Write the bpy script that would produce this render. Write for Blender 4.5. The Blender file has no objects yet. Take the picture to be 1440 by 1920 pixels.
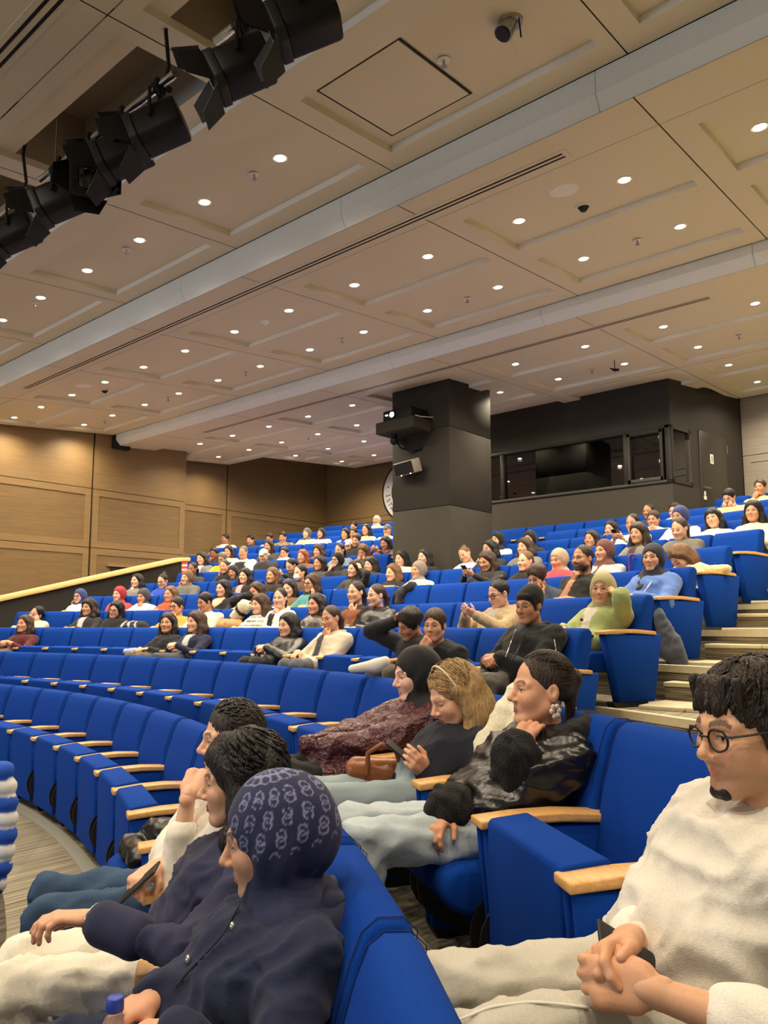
import bpy, bmesh, math, random
import numpy as np
from mathutils import Vector, Matrix

SC = bpy.context.scene
COL = SC.collection
rnd = random.Random(7)

# ------------------------------------------------------------------ camera
CAM_H = 1.305                                   # eye height above the floor of the first row
AZ = math.radians(40.5); PIT = math.atan(172 / 1445.0)
cF = np.array([-math.sin(AZ) * math.cos(PIT), math.cos(AZ) * math.cos(PIT), math.sin(PIT)])
cR = np.array([math.cos(AZ), math.sin(AZ), 0.0]); cU = np.cross(cR, cF)
_r = -0.001
cR, cU = cR * math.cos(_r) + cU * math.sin(_r), cU * math.cos(_r) - cR * math.sin(_r)
cam_data = bpy.data.cameras.new('camera'); cam = bpy.data.objects.new('camera', cam_data); COL.objects.link(cam)
cam_data.sensor_fit = 'HORIZONTAL'; cam_data.sensor_width = 36.0; cam_data.lens = 36.0 * 1445 / 1440
cam_data.shift_y = 42.0 / 1440; cam_data.clip_start = 0.05; cam_data.clip_end = 200
m = Matrix.Identity(4)
for i in range(3):
    m[i][0], m[i][1], m[i][2] = cR[i], cU[i], -cF[i]
m[2][3] = CAM_H
cam.matrix_world = m
SC.camera = cam

# ------------------------------------------------------------------ world, big lights, exposure
w = bpy.data.worlds.new('world'); SC.world = w; w.use_nodes = True
bg = w.node_tree.nodes['Background']; bg.inputs[0].default_value = (1.0, 0.90, 0.76, 1); bg.inputs[1].default_value = 0.12
SC.view_settings.view_transform = 'Standard'; SC.view_settings.look = 'None'; SC.view_settings.gamma = 1
SC.view_settings.use_curve_mapping = False
SC.view_settings.exposure = 0.20
LAMP_W = 120.0                                    # power of one recessed downlight
SCREEN_W = 310.0                                 # light thrown back by the lit projection screen on the stage
sl = bpy.data.lights.new('stage_screen_light', 'AREA'); sl.shape = 'RECTANGLE'; sl.size = 7.0; sl.size_y = 3.6
sl.energy = SCREEN_W; sl.color = (0.90, 0.95, 1.0)
so = bpy.data.objects.new('stage_screen_light', sl); COL.objects.link(so)
so.location = (-7.0, -9.0, 2.6); so.rotation_euler = (math.radians(90), 0, 0)

# ------------------------------------------------------------------ small helpers
def lin(r, g, b):
    f = lambda c: (c / 255 / 12.92) if c / 255 <= 0.04045 else ((c / 255 + 0.055) / 1.055) ** 2.4
    return (f(r), f(g), f(b))

def ray(x, y):
    return cF + (x - 720) / 1445.0 * cR + (1002 - y) / 1445.0 * cU

def at(x, y, depth):                             # world point seen at a photo position, so many metres away
    return ray(x, y) * depth + np.array([0, 0, CAM_H])

def project(P):
    P = np.asarray(P, float) - np.array([0, 0, CAM_H]); d = P @ cF
    return 720 + 1445 * (P @ cR) / d, 1002 - 1445 * (P @ cU) / d, d

def tag(o, label=None, cat=None, group=None, kind=None):
    if label: o['label'] = label
    if cat: o['category'] = cat
    if group: o['group'] = group
    if kind: o['kind'] = kind
    return o

def empty(name, loc=(0, 0, 0), rz=0.0):
    o = bpy.data.objects.new(name, None); COL.objects.link(o); o.location = loc; o.rotation_euler = (0, 0, rz)
    o.empty_display_size = 0.1
    return o

def link(name, me, parent=None, loc=None, rot=None):
    o = bpy.data.objects.new(name, me); COL.objects.link(o)
    if parent is not None: o.parent = parent
    if loc is not None: o.location = loc
    if rot is not None: o.rotation_euler = rot
    return o

ORD = ['zeroth', 'first', 'second', 'third', 'fourth', 'fifth', 'sixth', 'seventh', 'eighth', 'ninth', 'tenth', 'eleventh',
       'twelfth', 'thirteenth', 'fourteenth', 'fifteenth', 'sixteenth', 'seventeenth', 'eighteenth', 'nineteenth', 'twentieth',
       'twenty-first', 'twenty-second', 'twenty-third', 'twenty-fourth', 'twenty-fifth', 'twenty-sixth']

# ------------------------------------------------------------------ materials
MATS = {}
def nodes(name):
    m = bpy.data.materials.new(name); m.use_nodes = True; MATS[name] = m
    nt = m.node_tree; return m, nt, nt.nodes['Principled BSDF']

def mat(name, col, rough=0.6, metal=0.0, noise=0.0, nscale=30.0, bump=0.0, bscale=200.0, sheen=0.0, stretch=None, spec=None, emit=None, estr=0.0, trans=0.0, coat=0.0):
    m, nt, b = nodes(name)
    b.inputs['Base Color'].default_value = (*col, 1); b.inputs['Roughness'].default_value = rough; b.inputs['Metallic'].default_value = metal
    if spec is not None: b.inputs['Specular IOR Level'].default_value = spec
    if sheen: b.inputs['Sheen Weight'].default_value = sheen
    if coat: b.inputs['Coat Weight'].default_value = coat; b.inputs['Coat Roughness'].default_value = 0.2
    if trans: b.inputs['Transmission Weight'].default_value = trans
    if emit: b.inputs['Emission Color'].default_value = (*emit, 1); b.inputs['Emission Strength'].default_value = estr
    if noise or bump:
        tc = nt.nodes.new('ShaderNodeTexCoord'); mp = nt.nodes.new('ShaderNodeMapping'); nt.links.new(tc.outputs['Object'], mp.inputs[0])
        if stretch: mp.inputs['Scale'].default_value = stretch
    if noise:
        n = nt.nodes.new('ShaderNodeTexNoise'); n.inputs['Scale'].default_value = nscale; n.inputs['Detail'].default_value = 4
        nt.links.new(mp.outputs[0], n.inputs[0])
        r = nt.nodes.new('ShaderNodeValToRGB'); r.color_ramp.elements[0].position = 0.3; r.color_ramp.elements[1].position = 0.7
        r.color_ramp.elements[0].color = (*[c * (1 - noise) for c in col], 1); r.color_ramp.elements[1].color = (*[min(1, c * (1 + noise)) for c in col], 1)
        nt.links.new(n.outputs[0], r.inputs[0]); nt.links.new(r.outputs[0], b.inputs['Base Color'])
    if bump:
        n2 = nt.nodes.new('ShaderNodeTexNoise'); n2.inputs['Scale'].default_value = bscale; n2.inputs['Detail'].default_value = 3
        nt.links.new(mp.outputs[0], n2.inputs[0])
        bp = nt.nodes.new('ShaderNodeBump'); bp.inputs['Strength'].default_value = bump; bp.inputs['Distance'].default_value = 0.004
        nt.links.new(n2.outputs[0], bp.inputs['Height']); nt.links.new(bp.outputs[0], b.inputs['Normal'])
    return m

def vmat(name, rough, bump=0.3, bscale=160.0, spec=0.4, sheen=0.0, sub=0.0, stretch=None, bdist=0.004, mottled=0.0):
    """base colour from the thing's own colour attribute"""
    m, nt, b = nodes(name)
    a = nt.nodes.new('ShaderNodeAttribute'); a.attribute_name = 'Col'
    b.inputs['Roughness'].default_value = rough; b.inputs['Specular IOR Level'].default_value = spec
    if sheen: b.inputs['Sheen Weight'].default_value = sheen
    if sub:
        b.inputs['Subsurface Weight'].default_value = sub; b.inputs['Subsurface Radius'].default_value = (0.012, 0.004, 0.002); b.inputs['Subsurface Scale'].default_value = 1.0
    tc = nt.nodes.new('ShaderNodeTexCoord'); mp = nt.nodes.new('ShaderNodeMapping'); nt.links.new(tc.outputs['Object'], mp.inputs[0])
    if stretch: mp.inputs['Scale'].default_value = stretch
    src = a.outputs['Color']
    if mottled:
        n0 = nt.nodes.new('ShaderNodeTexNoise'); n0.inputs['Scale'].default_value = bscale * 0.5; n0.inputs['Detail'].default_value = 5; nt.links.new(mp.outputs[0], n0.inputs[0])
        mr = nt.nodes.new('ShaderNodeMapRange'); mr.inputs[1].default_value = 0.3; mr.inputs[2].default_value = 0.7; mr.inputs[3].default_value = 1 - mottled; mr.inputs[4].default_value = 1 + mottled
        nt.links.new(n0.outputs[0], mr.inputs[0])
        vm = nt.nodes.new('ShaderNodeVectorMath'); vm.operation = 'SCALE'; nt.links.new(src, vm.inputs[0]); nt.links.new(mr.outputs[0], vm.inputs['Scale']); src = vm.outputs[0]
    nt.links.new(src, b.inputs['Base Color'])
    n2 = nt.nodes.new('ShaderNodeTexNoise'); n2.inputs['Scale'].default_value = bscale; n2.inputs['Detail'].default_value = 3; nt.links.new(mp.outputs[0], n2.inputs[0])
    bp = nt.nodes.new('ShaderNodeBump'); bp.inputs['Strength'].default_value = bump; bp.inputs['Distance'].default_value = bdist
    nt.links.new(n2.outputs[0], bp.inputs['Height']); nt.links.new(bp.outputs[0], b.inputs['Normal'])
    return m

def wood(name, c1, c2, scale, rough=0.45, axis=(1, 1, 1), bump=0.1):
    m, nt, b = nodes(name); b.inputs['Roughness'].default_value = rough
    tc = nt.nodes.new('ShaderNodeTexCoord'); mp = nt.nodes.new('ShaderNodeMapping'); nt.links.new(tc.outputs['Object'], mp.inputs[0]); mp.inputs['Scale'].default_value = axis
    n = nt.nodes.new('ShaderNodeTexNoise'); n.inputs['Scale'].default_value = scale; n.inputs['Detail'].default_value = 8; n.inputs['Roughness'].default_value = 0.65; nt.links.new(mp.outputs[0], n.inputs[0])
    r = nt.nodes.new('ShaderNodeValToRGB'); r.color_ramp.elements[0].position = 0.32; r.color_ramp.elements[1].position = 0.68
    r.color_ramp.elements[0].color = (*c1, 1); r.color_ramp.elements[1].color = (*c2, 1)
    nt.links.new(n.outputs[0], r.inputs[0]); nt.links.new(r.outputs[0], b.inputs['Base Color'])
    bp = nt.nodes.new('ShaderNodeBump'); bp.inputs['Strength'].default_value = bump; bp.inputs['Distance'].default_value = 0.002
    nt.links.new(n.outputs[0], bp.inputs['Height']); nt.links.new(bp.outputs[0], b.inputs['Normal'])
    return m

BLUE = mat('blue_wool', lin(5, 58, 146), 0.92, noise=0.12, nscale=260, bump=0.35, bscale=900, spec=0.15)
SEAM = mat('dark_seam', lin(8, 34, 92), 0.9)
BLACKP = mat('black_plastic', lin(12, 12, 13), 0.55)
ARMWOOD = wood('beech_armrest', lin(204, 150, 86), lin(226, 178, 112), 14, 0.38, (1, 6, 6))
CEIL = mat('ceiling_board', lin(218, 208, 182), 0.75, noise=0.02, nscale=60)
CEIL_EDGE = mat('lit_reveal_and_rim', lin(240, 240, 240), 0.6)  # white stands in for light on front-facing risers; also colours speaker rims
JOINT = mat('joint_shadow_gap', lin(40, 34, 28), 0.9)
JBACK = mat('joint_backing', lin(104, 92, 74), 0.9)
FASC = mat('fascia_paint', lin(226, 232, 236), 0.55, noise=0.02, nscale=30)
WALLW = wood('oak_wall_panel', lin(112, 90, 58), lin(130, 106, 70), 3.0, 0.5, (1, 0.7, 14))
WALLW2 = wood('oak_wall_stile', lin(128, 104, 68), lin(144, 118, 80), 3.0, 0.5, (1, 0.7, 14))
GREYW = wood('grey_wall_panel', lin(150, 143, 132), lin(168, 160, 148), 3.0, 0.55, (0.7, 1, 14))
CHAR = mat('charcoal_cladding', lin(60, 57, 51), 0.8, spec=0.2, noise=0.01, nscale=8)
CHAR2 = mat('dark_cladding', lin(44, 42, 38), 0.55, spec=0.35, noise=0.05, nscale=8)
DOORM = mat('dark_door', lin(44, 40, 34), 0.4)
RAILW = wood('pale_handrail', lin(222, 184, 112), lin(236, 204, 136), 6, 0.4, (6, 1, 6))
BLACKM = mat('black_fixture', lin(13, 13, 14), 0.5, spec=0.3)
BLACKIN = mat('black_inner', lin(8, 8, 8), 0.8)
CHROME = mat('chrome', lin(215, 215, 215), 0.14, metal=1.0)
STEEL = mat('brushed_steel', lin(170, 170, 165), 0.3, metal=1.0)
WHITEP = mat('white_plastic', lin(235, 232, 224), 0.45)
VOIDM = mat('dark_void', lin(30, 27, 23), 0.9)
OPENM = mat('opening_board', lin(150, 132, 108), 0.8)
OPENB = mat('opening_back_lit', lin(176, 178, 176), 0.7)  # paler than the other sides: the light it catches is in the colour
LAMPM = mat('lamp_glow', (1, 1, 1), 0.5, emit=(1.0, 0.86, 0.62), estr=28.0)
LENSM = mat('projector_glow', (1, 1, 1), 0.5, emit=(0.85, 0.93, 1.0), estr=30.0)
LEDM = mat('led_glow', (1, 0.5, 0.2), 0.5, emit=(1.0, 0.55, 0.25), estr=8.0)
GLASSD = mat('dark_booth_glass', lin(14, 15, 16), 0.03, spec=0.8)
PAPER = mat('white_paper', lin(225, 222, 212), 0.8)
CLOTH = vmat('cloth', 0.85, 0.35, 420, 0.25, sheen=0.08, mottled=0.06)
KNIT = vmat('knit', 0.95, 0.8, 260, 0.15, sheen=0.2, mottled=0.12)
FUR = vmat('fur', 0.95, 1.0, 240, 0.1, sheen=0.15, mottled=0.35, bdist=0.02)
LEATHER = vmat('leather', 0.30, 0.25, 60, 0.6, mottled=0.05)
CRINKLE = vmat('crinkled_leather', 0.28, 1.0, 55, 0.7, mottled=0.25, bdist=0.02)
DENIM = vmat('denim', 0.9, 0.4, 700, 0.2, mottled=0.16)
SKIN = vmat('skin', 0.48, 0.08, 300, 0.4, sub=0.08, mottled=0.03)
HAIR = vmat('hair', 0.42, 0.9, 60, 0.45, stretch=(3.0, 3.0, 0.5), mottled=0.35, bdist=0.012)
SCARF = vmat('scarf', 0.7, 0.25, 300, 0.3, sheen=0.1, mottled=0.05)

# ------------------------------------------------------------------ plain mesh builder
class MB:
    def __init__(s): s.v = []; s.f = []; s.m = []
    def add(s, vs, fs, mi=0):
        o = len(s.v); s.v += [tuple(map(float, p)) for p in vs]
        for f in fs: s.f.append([o + i for i in f]); s.m.append(mi)
    def box(s, x0, x1, y0, y1, z0, z1, mi=0):
        vs = [(x, y, z) for x in (x0, x1) for y in (y0, y1) for z in (z0, z1)]
        s.add(vs, [(0, 1, 3, 2), (4, 6, 7, 5), (0, 4, 5, 1), (2, 3, 7, 6), (0, 2, 6, 4), (1, 5, 7, 3)], mi)
    def prism(s, poly, a0, a1, axis='x', mi=0):
        """poly: 2D outline, extruded along an axis"""
        n = len(poly)
        def P(p, a):
            return (a, p[0], p[1]) if axis == 'x' else ((p[0], a, p[1]) if axis == 'y' else (p[0], p[1], a))
        s.add([P(p, a0) for p in poly] + [P(p, a1) for p in poly],
              [tuple(range(n - 1, -1, -1)), tuple(range(n, 2 * n))] + [(i, (i + 1) % n, n + (i + 1) % n, n + i) for i in range(n)], mi)
    def cyl(s, a, b, r, r2=None, n=12, mi=0, caps=True):
        a = np.array(a, float); b = np.array(b, float); r2 = r if r2 is None else r2
        d = b - a; d /= np.linalg.norm(d) + 1e-9
        u = np.cross(d, [0, 0, 1.0] if abs(d[2]) < 0.9 else [1.0, 0, 0]); u /= np.linalg.norm(u); w_ = np.cross(d, u)
        vs = []
        for P, R in ((a, r), (b, r2)):
            for i in range(n):
                t = 2 * math.pi * i / n; vs.append(P + R * (math.cos(t) * u + math.sin(t) * w_))
        fs = [(i, (i + 1) % n, n + (i + 1) % n, n + i) for i in range(n)]
        if caps: fs += [tuple(range(n - 1, -1, -1)), tuple(range(n, 2 * n))]
        s.add(vs, fs, mi)
    def tube(s, pts, r, n=8, mi=0):
        pts = [np.array(p, float) for p in pts]; k = len(pts); rr = r if hasattr(r, '__len__') else [r] * k
        vs = []; u = None
        for i in range(k):
            d = pts[min(i + 1, k - 1)] - pts[max(i - 1, 0)]; d /= np.linalg.norm(d) + 1e-9
            if u is None:
                u = np.cross(d, [0, 0, 1.0] if abs(d[2]) < 0.9 else [1.0, 0, 0])
            u = u - d * (u @ d); u /= np.linalg.norm(u) + 1e-9; w_ = np.cross(d, u)
            for j in range(n):
                t = 2 * math.pi * j / n; vs.append(pts[i] + rr[i] * (math.cos(t) * u + math.sin(t) * w_))
        fs = [(i * n + j, i * n + (j + 1) % n, (i + 1) * n + (j + 1) % n, (i + 1) * n + j) for i in range(k - 1) for j in range(n)]
        fs += [tuple(range(n - 1, -1, -1)), tuple(range((k - 1) * n, k * n))]
        s.add(vs, fs, mi)
    def ball(s, c, r, n=10, mi=0):
        r = r if hasattr(r, '__len__') else (r, r, r); vs = []; fs = []
        for i in range(n + 1):
            th = math.pi * i / n
            for j in range(n * 2):
                p = math.pi * j / n; vs.append((c[0] + r[0] * math.sin(th) * math.cos(p), c[1] + r[1] * math.sin(th) * math.sin(p), c[2] + r[2] * math.cos(th)))
        N = n * 2
        for i in range(n):
            for j in range(N): fs.append((i * N + j, (i + 1) * N + j, (i + 1) * N + (j + 1) % N, i * N + (j + 1) % N))
        s.add(vs, fs, mi)
    def mesh(s, name, mats, smooth=False, bevel=0.0, seg=2, angle=0.5):
        me = bpy.data.meshes.new(name); me.from_pydata(s.v, [], s.f)
        mats = mats if isinstance(mats, (list, tuple)) else [mats]
        for mm in mats: me.materials.append(mm)
        me.polygons.foreach_set('material_index', s.m)
        bm = bmesh.new(); bm.from_mesh(me); bmesh.ops.remove_doubles(bm, verts=bm.verts, dist=1e-5); bmesh.ops.recalc_face_normals(bm, faces=bm.faces)
        if bevel:
            es = [e for e in bm.edges if len(e.link_faces) == 2 and e.calc_face_angle(0) > angle]
            bmesh.ops.bevel(bm, geom=es, offset=bevel, segments=seg, affect='EDGES', profile=0.5, clamp_overlap=True)
        bm.to_mesh(me); bm.free()
        if smooth or bevel:
            me.polygons.foreach_set('use_smooth', [True] * len(me.polygons))
            try: me.set_sharp_from_angle(angle=0.9)
            except Exception: pass
        me.update(); return me
    def build(s, name, mats, parent=None, loc=None, rot=None, **k):
        return link(name, s.mesh(name, mats, **k), parent, loc, rot)

def add_text(name, body, size, matr, parent, M, extrude=0.002, align='CENTER'):
    cu = bpy.data.curves.new(name, 'FONT'); cu.body = body; cu.size = size; cu.extrude = extrude; cu.align_x = align; cu.align_y = 'CENTER'
    cu.materials.append(matr)
    t = bpy.data.objects.new(name, cu); COL.objects.link(t); me = bpy.data.meshes.new_from_object(t.evaluated_get(bpy.context.evaluated_depsgraph_get())); bpy.data.objects.remove(t); me.name = name
    o = link(name, me, parent); o.matrix_local = M
    return o
# ================================================================== THE PLACE
XC, YC = -6.98, -6.375                           # centre of the curved rows
SP = 0.56                                        # seat spacing
RK = [0, 9.605, 10.508, 11.952, 12.733, 13.645, 14.562, 15.442, 16.35, 17.27, 18.2, 19.1, 20.0, 20.9]
ZK = [0] + [v + CAM_H for v in (-.535, -.285, -.016, .222, .479, .728, .964, 1.215, 1.465, 1.715, 1.965, 2.215, 2.46)]
PH = [0, -.021, -.194, -.294, .171, .116, -.007, .105, .02, .03, .01, .02, .015, .005]
FL = [0] + [ZK[k] - 0.77 for k in range(1, 14)]
XL1, XL2, YJ, YBK = -13.8, -14.7, 9.62, 14.8

def carpet(name, c1, c2, c3, ang):
    m, nt, b = nodes(name); b.inputs['Roughness'].default_value = 0.95; b.inputs['Specular IOR Level'].default_value = 0.15
    tc = nt.nodes.new('ShaderNodeTexCoord'); mp = nt.nodes.new('ShaderNodeMapping'); nt.links.new(tc.outputs['Object'], mp.inputs[0])
    mp.inputs['Rotation'].default_value = (0, 0, ang); mp.inputs['Scale'].default_value = (60, 1.1, 30)
    n = nt.nodes.new('ShaderNodeTexNoise'); n.inputs['Scale'].default_value = 1.0; n.inputs['Detail'].default_value = 6; n.inputs['Roughness'].default_value = 0.7; nt.links.new(mp.outputs[0], n.inputs[0])
    r = nt.nodes.new('ShaderNodeValToRGB'); e = r.color_ramp.elements; e[0].position = 0.34; e[1].position = 0.66; e[0].color = (*c1, 1); e[1].color = (*c3, 1)
    x = e.new(0.5); x.color = (*c2, 1)
    nt.links.new(n.outputs[0], r.inputs[0])
    br = nt.nodes.new('ShaderNodeTexBrick'); mp2 = nt.nodes.new('ShaderNodeMapping'); nt.links.new(tc.outputs['Object'], mp2.inputs[0]); mp2.inputs['Rotation'].default_value = (0, 0, ang)
    br.inputs['Scale'].default_value = 1.0; br.inputs['Brick Width'].default_value = 0.5; br.inputs['Row Height'].default_value = 1.0; br.inputs['Mortar Size'].default_value = 0.0
    br.inputs['Color1'].default_value = (0.75, 0.75, 0.75, 1); br.inputs['Color2'].default_value = (1.1, 1.1, 1.1, 1); nt.links.new(mp2.outputs[0], br.inputs[0])
    mx = nt.nodes.new('ShaderNodeMix'); mx.data_type = 'RGBA'; mx.blend_type = 'MULTIPLY'; mx.inputs[0].default_value = 0.8
    nt.links.new(r.outputs[0], mx.inputs[6]); nt.links.new(br.outputs[0], mx.inputs[7]); nt.links.new(mx.outputs[2], b.inputs['Base Color'])
    return m
CARPET = carpet('plank_carpet', lin(92, 86, 74), lin(138, 130, 112), lin(176, 167, 146), 0.65)
NOSING = mat('pale_nosing', lin(196, 184, 150), 0.6, noise=0.06, nscale=20)
def riser_mat():
    m, nt, b = nodes('stair_riser_carpet'); b.inputs['Roughness'].default_value = 0.9
    tc = nt.nodes.new('ShaderNodeTexCoord'); mp = nt.nodes.new('ShaderNodeMapping'); nt.links.new(tc.outputs['Object'], mp.inputs[0]); mp.inputs['Scale'].default_value = (2.0, 2.0, 130)
    n = nt.nodes.new('ShaderNodeTexNoise'); n.inputs['Scale'].default_value = 1.0; n.inputs['Detail'].default_value = 5; nt.links.new(mp.outputs[0], n.inputs[0])
    r = nt.nodes.new('ShaderNodeValToRGB'); e = r.color_ramp.elements; e[0].position = 0.38; e[1].position = 0.6; e[0].color = (*lin(70, 64, 52), 1); e[1].color = (*lin(150, 140, 116), 1)
    nt.links.new(n.outputs[0], r.inputs[0]); nt.links.new(r.outputs[0], b.inputs['Base Color']); return m
RISER = riser_mat()

def arc_pts(r, a0, a1, n): return [(XC + r * math.sin(a0 + (a1 - a0) * i / n), YC + r * math.cos(a0 + (a1 - a0) * i / n)) for i in range(n + 1)]
def ring(mb, r0, r1, z0, z1, a0, a1, n=48, mi=0, mr=None):
    p, q = arc_pts(r0, a0, a1, n), arc_pts(r1, a0, a1, n)
    vs = [(*x, z1) for x in p] + [(*x, z1) for x in q] + [(*x, z0) for x in p]
    N = n + 1
    mb.add(vs, [(i, i + 1, N + i + 1, N + i) for i in range(n)], mi)
    mb.add(vs, [(i + 1, i, 2 * N + i, 2 * N + i + 1) for i in range(n)], mi if mr is None else mr)

# ---- floor: level area before the first row, then one curved tier for each row
mb = MB(); mb.add([(-16, -9.5, 0), (4.5, -9.5, 0), (4.5, 5, 0), (-16, 5, 0)], [(0, 1, 2, 3)])
floor = mb.build('floor', CARPET); tag(floor, kind='structure', label='striped grey beige plank carpet floor before the first row')
mb = MB(); ring(mb, 9.09, 9.17, -0.01, 0.010, -0.9, 1.0)
strip = mb.build('trim_1', mat('edge_strip', lin(150, 148, 136), 0.5)); tag(strip, kind='structure', label='curved grey edging strip let into the carpet')
DARKC = carpet('dark_plank_carpet', lin(52, 48, 42), lin(78, 73, 64), lin(112, 106, 92), 0.1)
mb = MB(); ring(mb, 6.6, 8.70, 0.0, 0.004, -0.9, 1.0); mb.build('carpet_field', DARKC, floor)
for k in range(2, 14):
    mb = MB(); r0 = RK[k - 1] + (0.40 if k < 4 else 0.30); r1 = (RK[k] if k < 13 else 22.5) + 0.42
    aL = -0.86 if k > 2 else -0.95; aR = math.asin(min(0.93, 11.2 / RK[k]))
    ring(mb, r0, r1, FL[k] - 0.30, FL[k], max(aL, -math.asin(min(0.95, 7.7 / RK[k]))), aR, 56, 0, 1)
    ring(mb, r0 - 0.012, r0 + 0.05, FL[k] - 0.045, FL[k] + 0.006, max(aL, -math.asin(min(0.95, 7.7 / RK[k]))), aR, 56, 2)
    mb.build('floor_tier', [CARPET, RISER, NOSING], floor)

mb = MB(); mb.box(-10.6, -3.4, -9.12, -9.04, 0.7, 4.5); wsx = mb.build('wall_stage', PAPER); tag(wsx, 'white projection screen wall behind the stage', kind='structure')

# ---- aisle stairs beside the row ends: two steps for each row
stairs = empty('aisle_stairs'); tag(stairs, 'carpeted aisle stairs with pale nosings beside the row ends', 'stairs', kind='structure')
for i in range(-1, 20):
    y0 = 5.05 + 0.452 * i; z = -0.52 + 0.1255 * i + CAM_H
    mb = MB(); mb.box(-2.10, -0.55, y0 + 0.03, y0 + 0.60, z - 0.30, z - 0.028, 0)
    mb.build('step_riser', [RISER], stairs)
    cut = -1.55 + 0.25 * ((i * 37) % 5 - 2) / 2
    for j, (xa, xb) in enumerate(((-2.10, cut - 0.003), (cut + 0.003, -0.55))):
        mb = MB(); mb.box(xa, xb, y0 + 0.008 * j, y0 + 0.56, z - 0.030, z + 0.001 * j, 0)
        mb.build('step_tread', [NOSING], stairs, bevel=0.006)

# ---- low charcoal wall with pale handrail down the left side
lw = MB(); zt = lambda y: 0.44 + 0.2535 * (y - 5.28) + CAM_H
lw.prism([(2.0, 0), (8.66, 0), (8.66, zt(8.6) - 0.05), (8.58, zt(8.58) - 0.05), (2.0, zt(2.0) - 0.05)], -12.46, -12.34, 'x')
low = lw.build('wall_low', CHAR2); tag(low, 'sloping charcoal half wall beside the left row ends', kind='structure')
hr = MB(); hr.prism([(2.0, zt(2.0) - 0.05), (8.5, zt(8.5) - 0.05), (8.72, zt(8.5) - 0.03), (8.72, zt(8.5) + 0.04), (8.45, zt(8.45) + 0.035), (2.0, zt(2.0) + 0.035)], -12.52, -12.28, 'x')
hro = hr.build('handrail', RAILW, bevel=0.012); tag(hro, 'pale wooden handrail sloping along the charcoal half wall', 'handrail')

# ---- left wall of oak panels, nearer part and set-back part, each board with an inset field
wl = empty('wall_left'); tag(wl, 'oak panelled left side wall', kind='structure')
def boards(parent, face, lo, hi, rows_, axis, mf, mi_, inset=True, thick=0.06):
    """boards lo..hi along the wall, split at the given heights"""
    for z0, z1, ins in rows_:
        mb = MB(); g = 0.006
        def bx(a0, a1, b0, b1, d0, d1, m_):
            if axis == 'x': mb.box(face - d1, face - d0, a0, a1, b0, b1, m_)
            else: mb.box(a0, a1, face + d0, face + d1, b0, b1, m_)
        if ins:
            e = 0.13
            bx(lo + g, lo + e, z0 + g, z1 - g, 0, thick, 0); bx(hi - e, hi - g, z0 + g, z1 - g, 0, thick, 0)
            bx(lo + e, hi - e, z0 + g, z0 + e, 0, thick, 0); bx(lo + e, hi - e, z1 - e, z1 - g, 0, thick, 0)
            bx(lo + e, hi - e, z0 + e, z1 - e, 0.012, thick, 1)
        else: bx(lo + g, hi - g, z0 + g, z1 - g, 0, thick, 0)
        mb.build('wall_board', [mf, mi_], parent)
Z = lambda v: v + CAM_H
rows1 = [(0, Z(0.35), True), (Z(0.35), Z(1.50), True), (Z(1.50), Z(2.64), True), (Z(2.64), Z(4.3), False)]
for lo, hi in ((1.0, 3.2), (3.2, 7.485), (7.515, YJ)): boards(wl, XL1, lo, hi, rows1, 'x', WALLW2, WALLW)
rows2 = [(0, Z(0.35), True), (Z(0.35), Z(1.52), True), (Z(1.52), Z(2.76), True), (Z(2.76), Z(4.5), False)]
for lo, hi in ((YJ - 0.4, 11.405), (11.435, YBK + 0.06)): boards(wl, XL2, lo, hi, rows2, 'x', WALLW2, WALLW)
mb = MB(); mb.box(XL1 - 0.10, XL1 - 0.04, 1.0, YJ - 0.01, 0, Z(4.3), 0); mb.box(XL2 - 0.06, XL1 - 0.04, YJ - 0.05, YJ, 0, Z(4.4), 1); mb.box(XL2 - 0.12, XL2 - 0.06, YJ - 0.4, YBK, 0, Z(4.6), 0)
mb.build('wall_backing', [VOIDM, WALLW2], wl)
mb = MB(); mb.box(XL1 - 0.03, XL1 + 0.012, 7.95, 9.3, Z(0.0), Z(1.16)); mb.build('dark_opening', VOIDM, wl)
mb = MB(); mb.box(XL1 - 0.05, XL1 + 0.03, 7.86, 9.35, Z(1.16), Z(1.22)); mb.build('opening_lintel', WALLW2, wl)

# ---- back wall, grey panels right of the booth
wb = empty('wall_back'); tag(wb, 'oak panelled back wall, grey beyond the booth', kind='structure')
for lo, hi in ((XL2, -11.0), (-11.0, -7.6)): boards(wb, YBK, lo, hi, [(0, Z(1.5), True), (Z(1.5), Z(2.80), True), (Z(2.80), Z(4.6), False)], 'y', WALLW2, WALLW)
for lo, hi in ((-3.92, -0.2), (-0.2, 3.5)): boards(wb, YBK - 0.3, lo, hi, [(0, Z(2.02), True), (Z(2.02), Z(3.02), True), (Z(3.02), Z(4.6), False)], 'y', GREYW, GREYW)
mb = MB(); mb.box(XL2 - 0.1, 4.0, YBK + 0.06, YBK + 0.12, 0, Z(4.8)); mb.build('wall_backing', VOIDM, wb)

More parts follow.
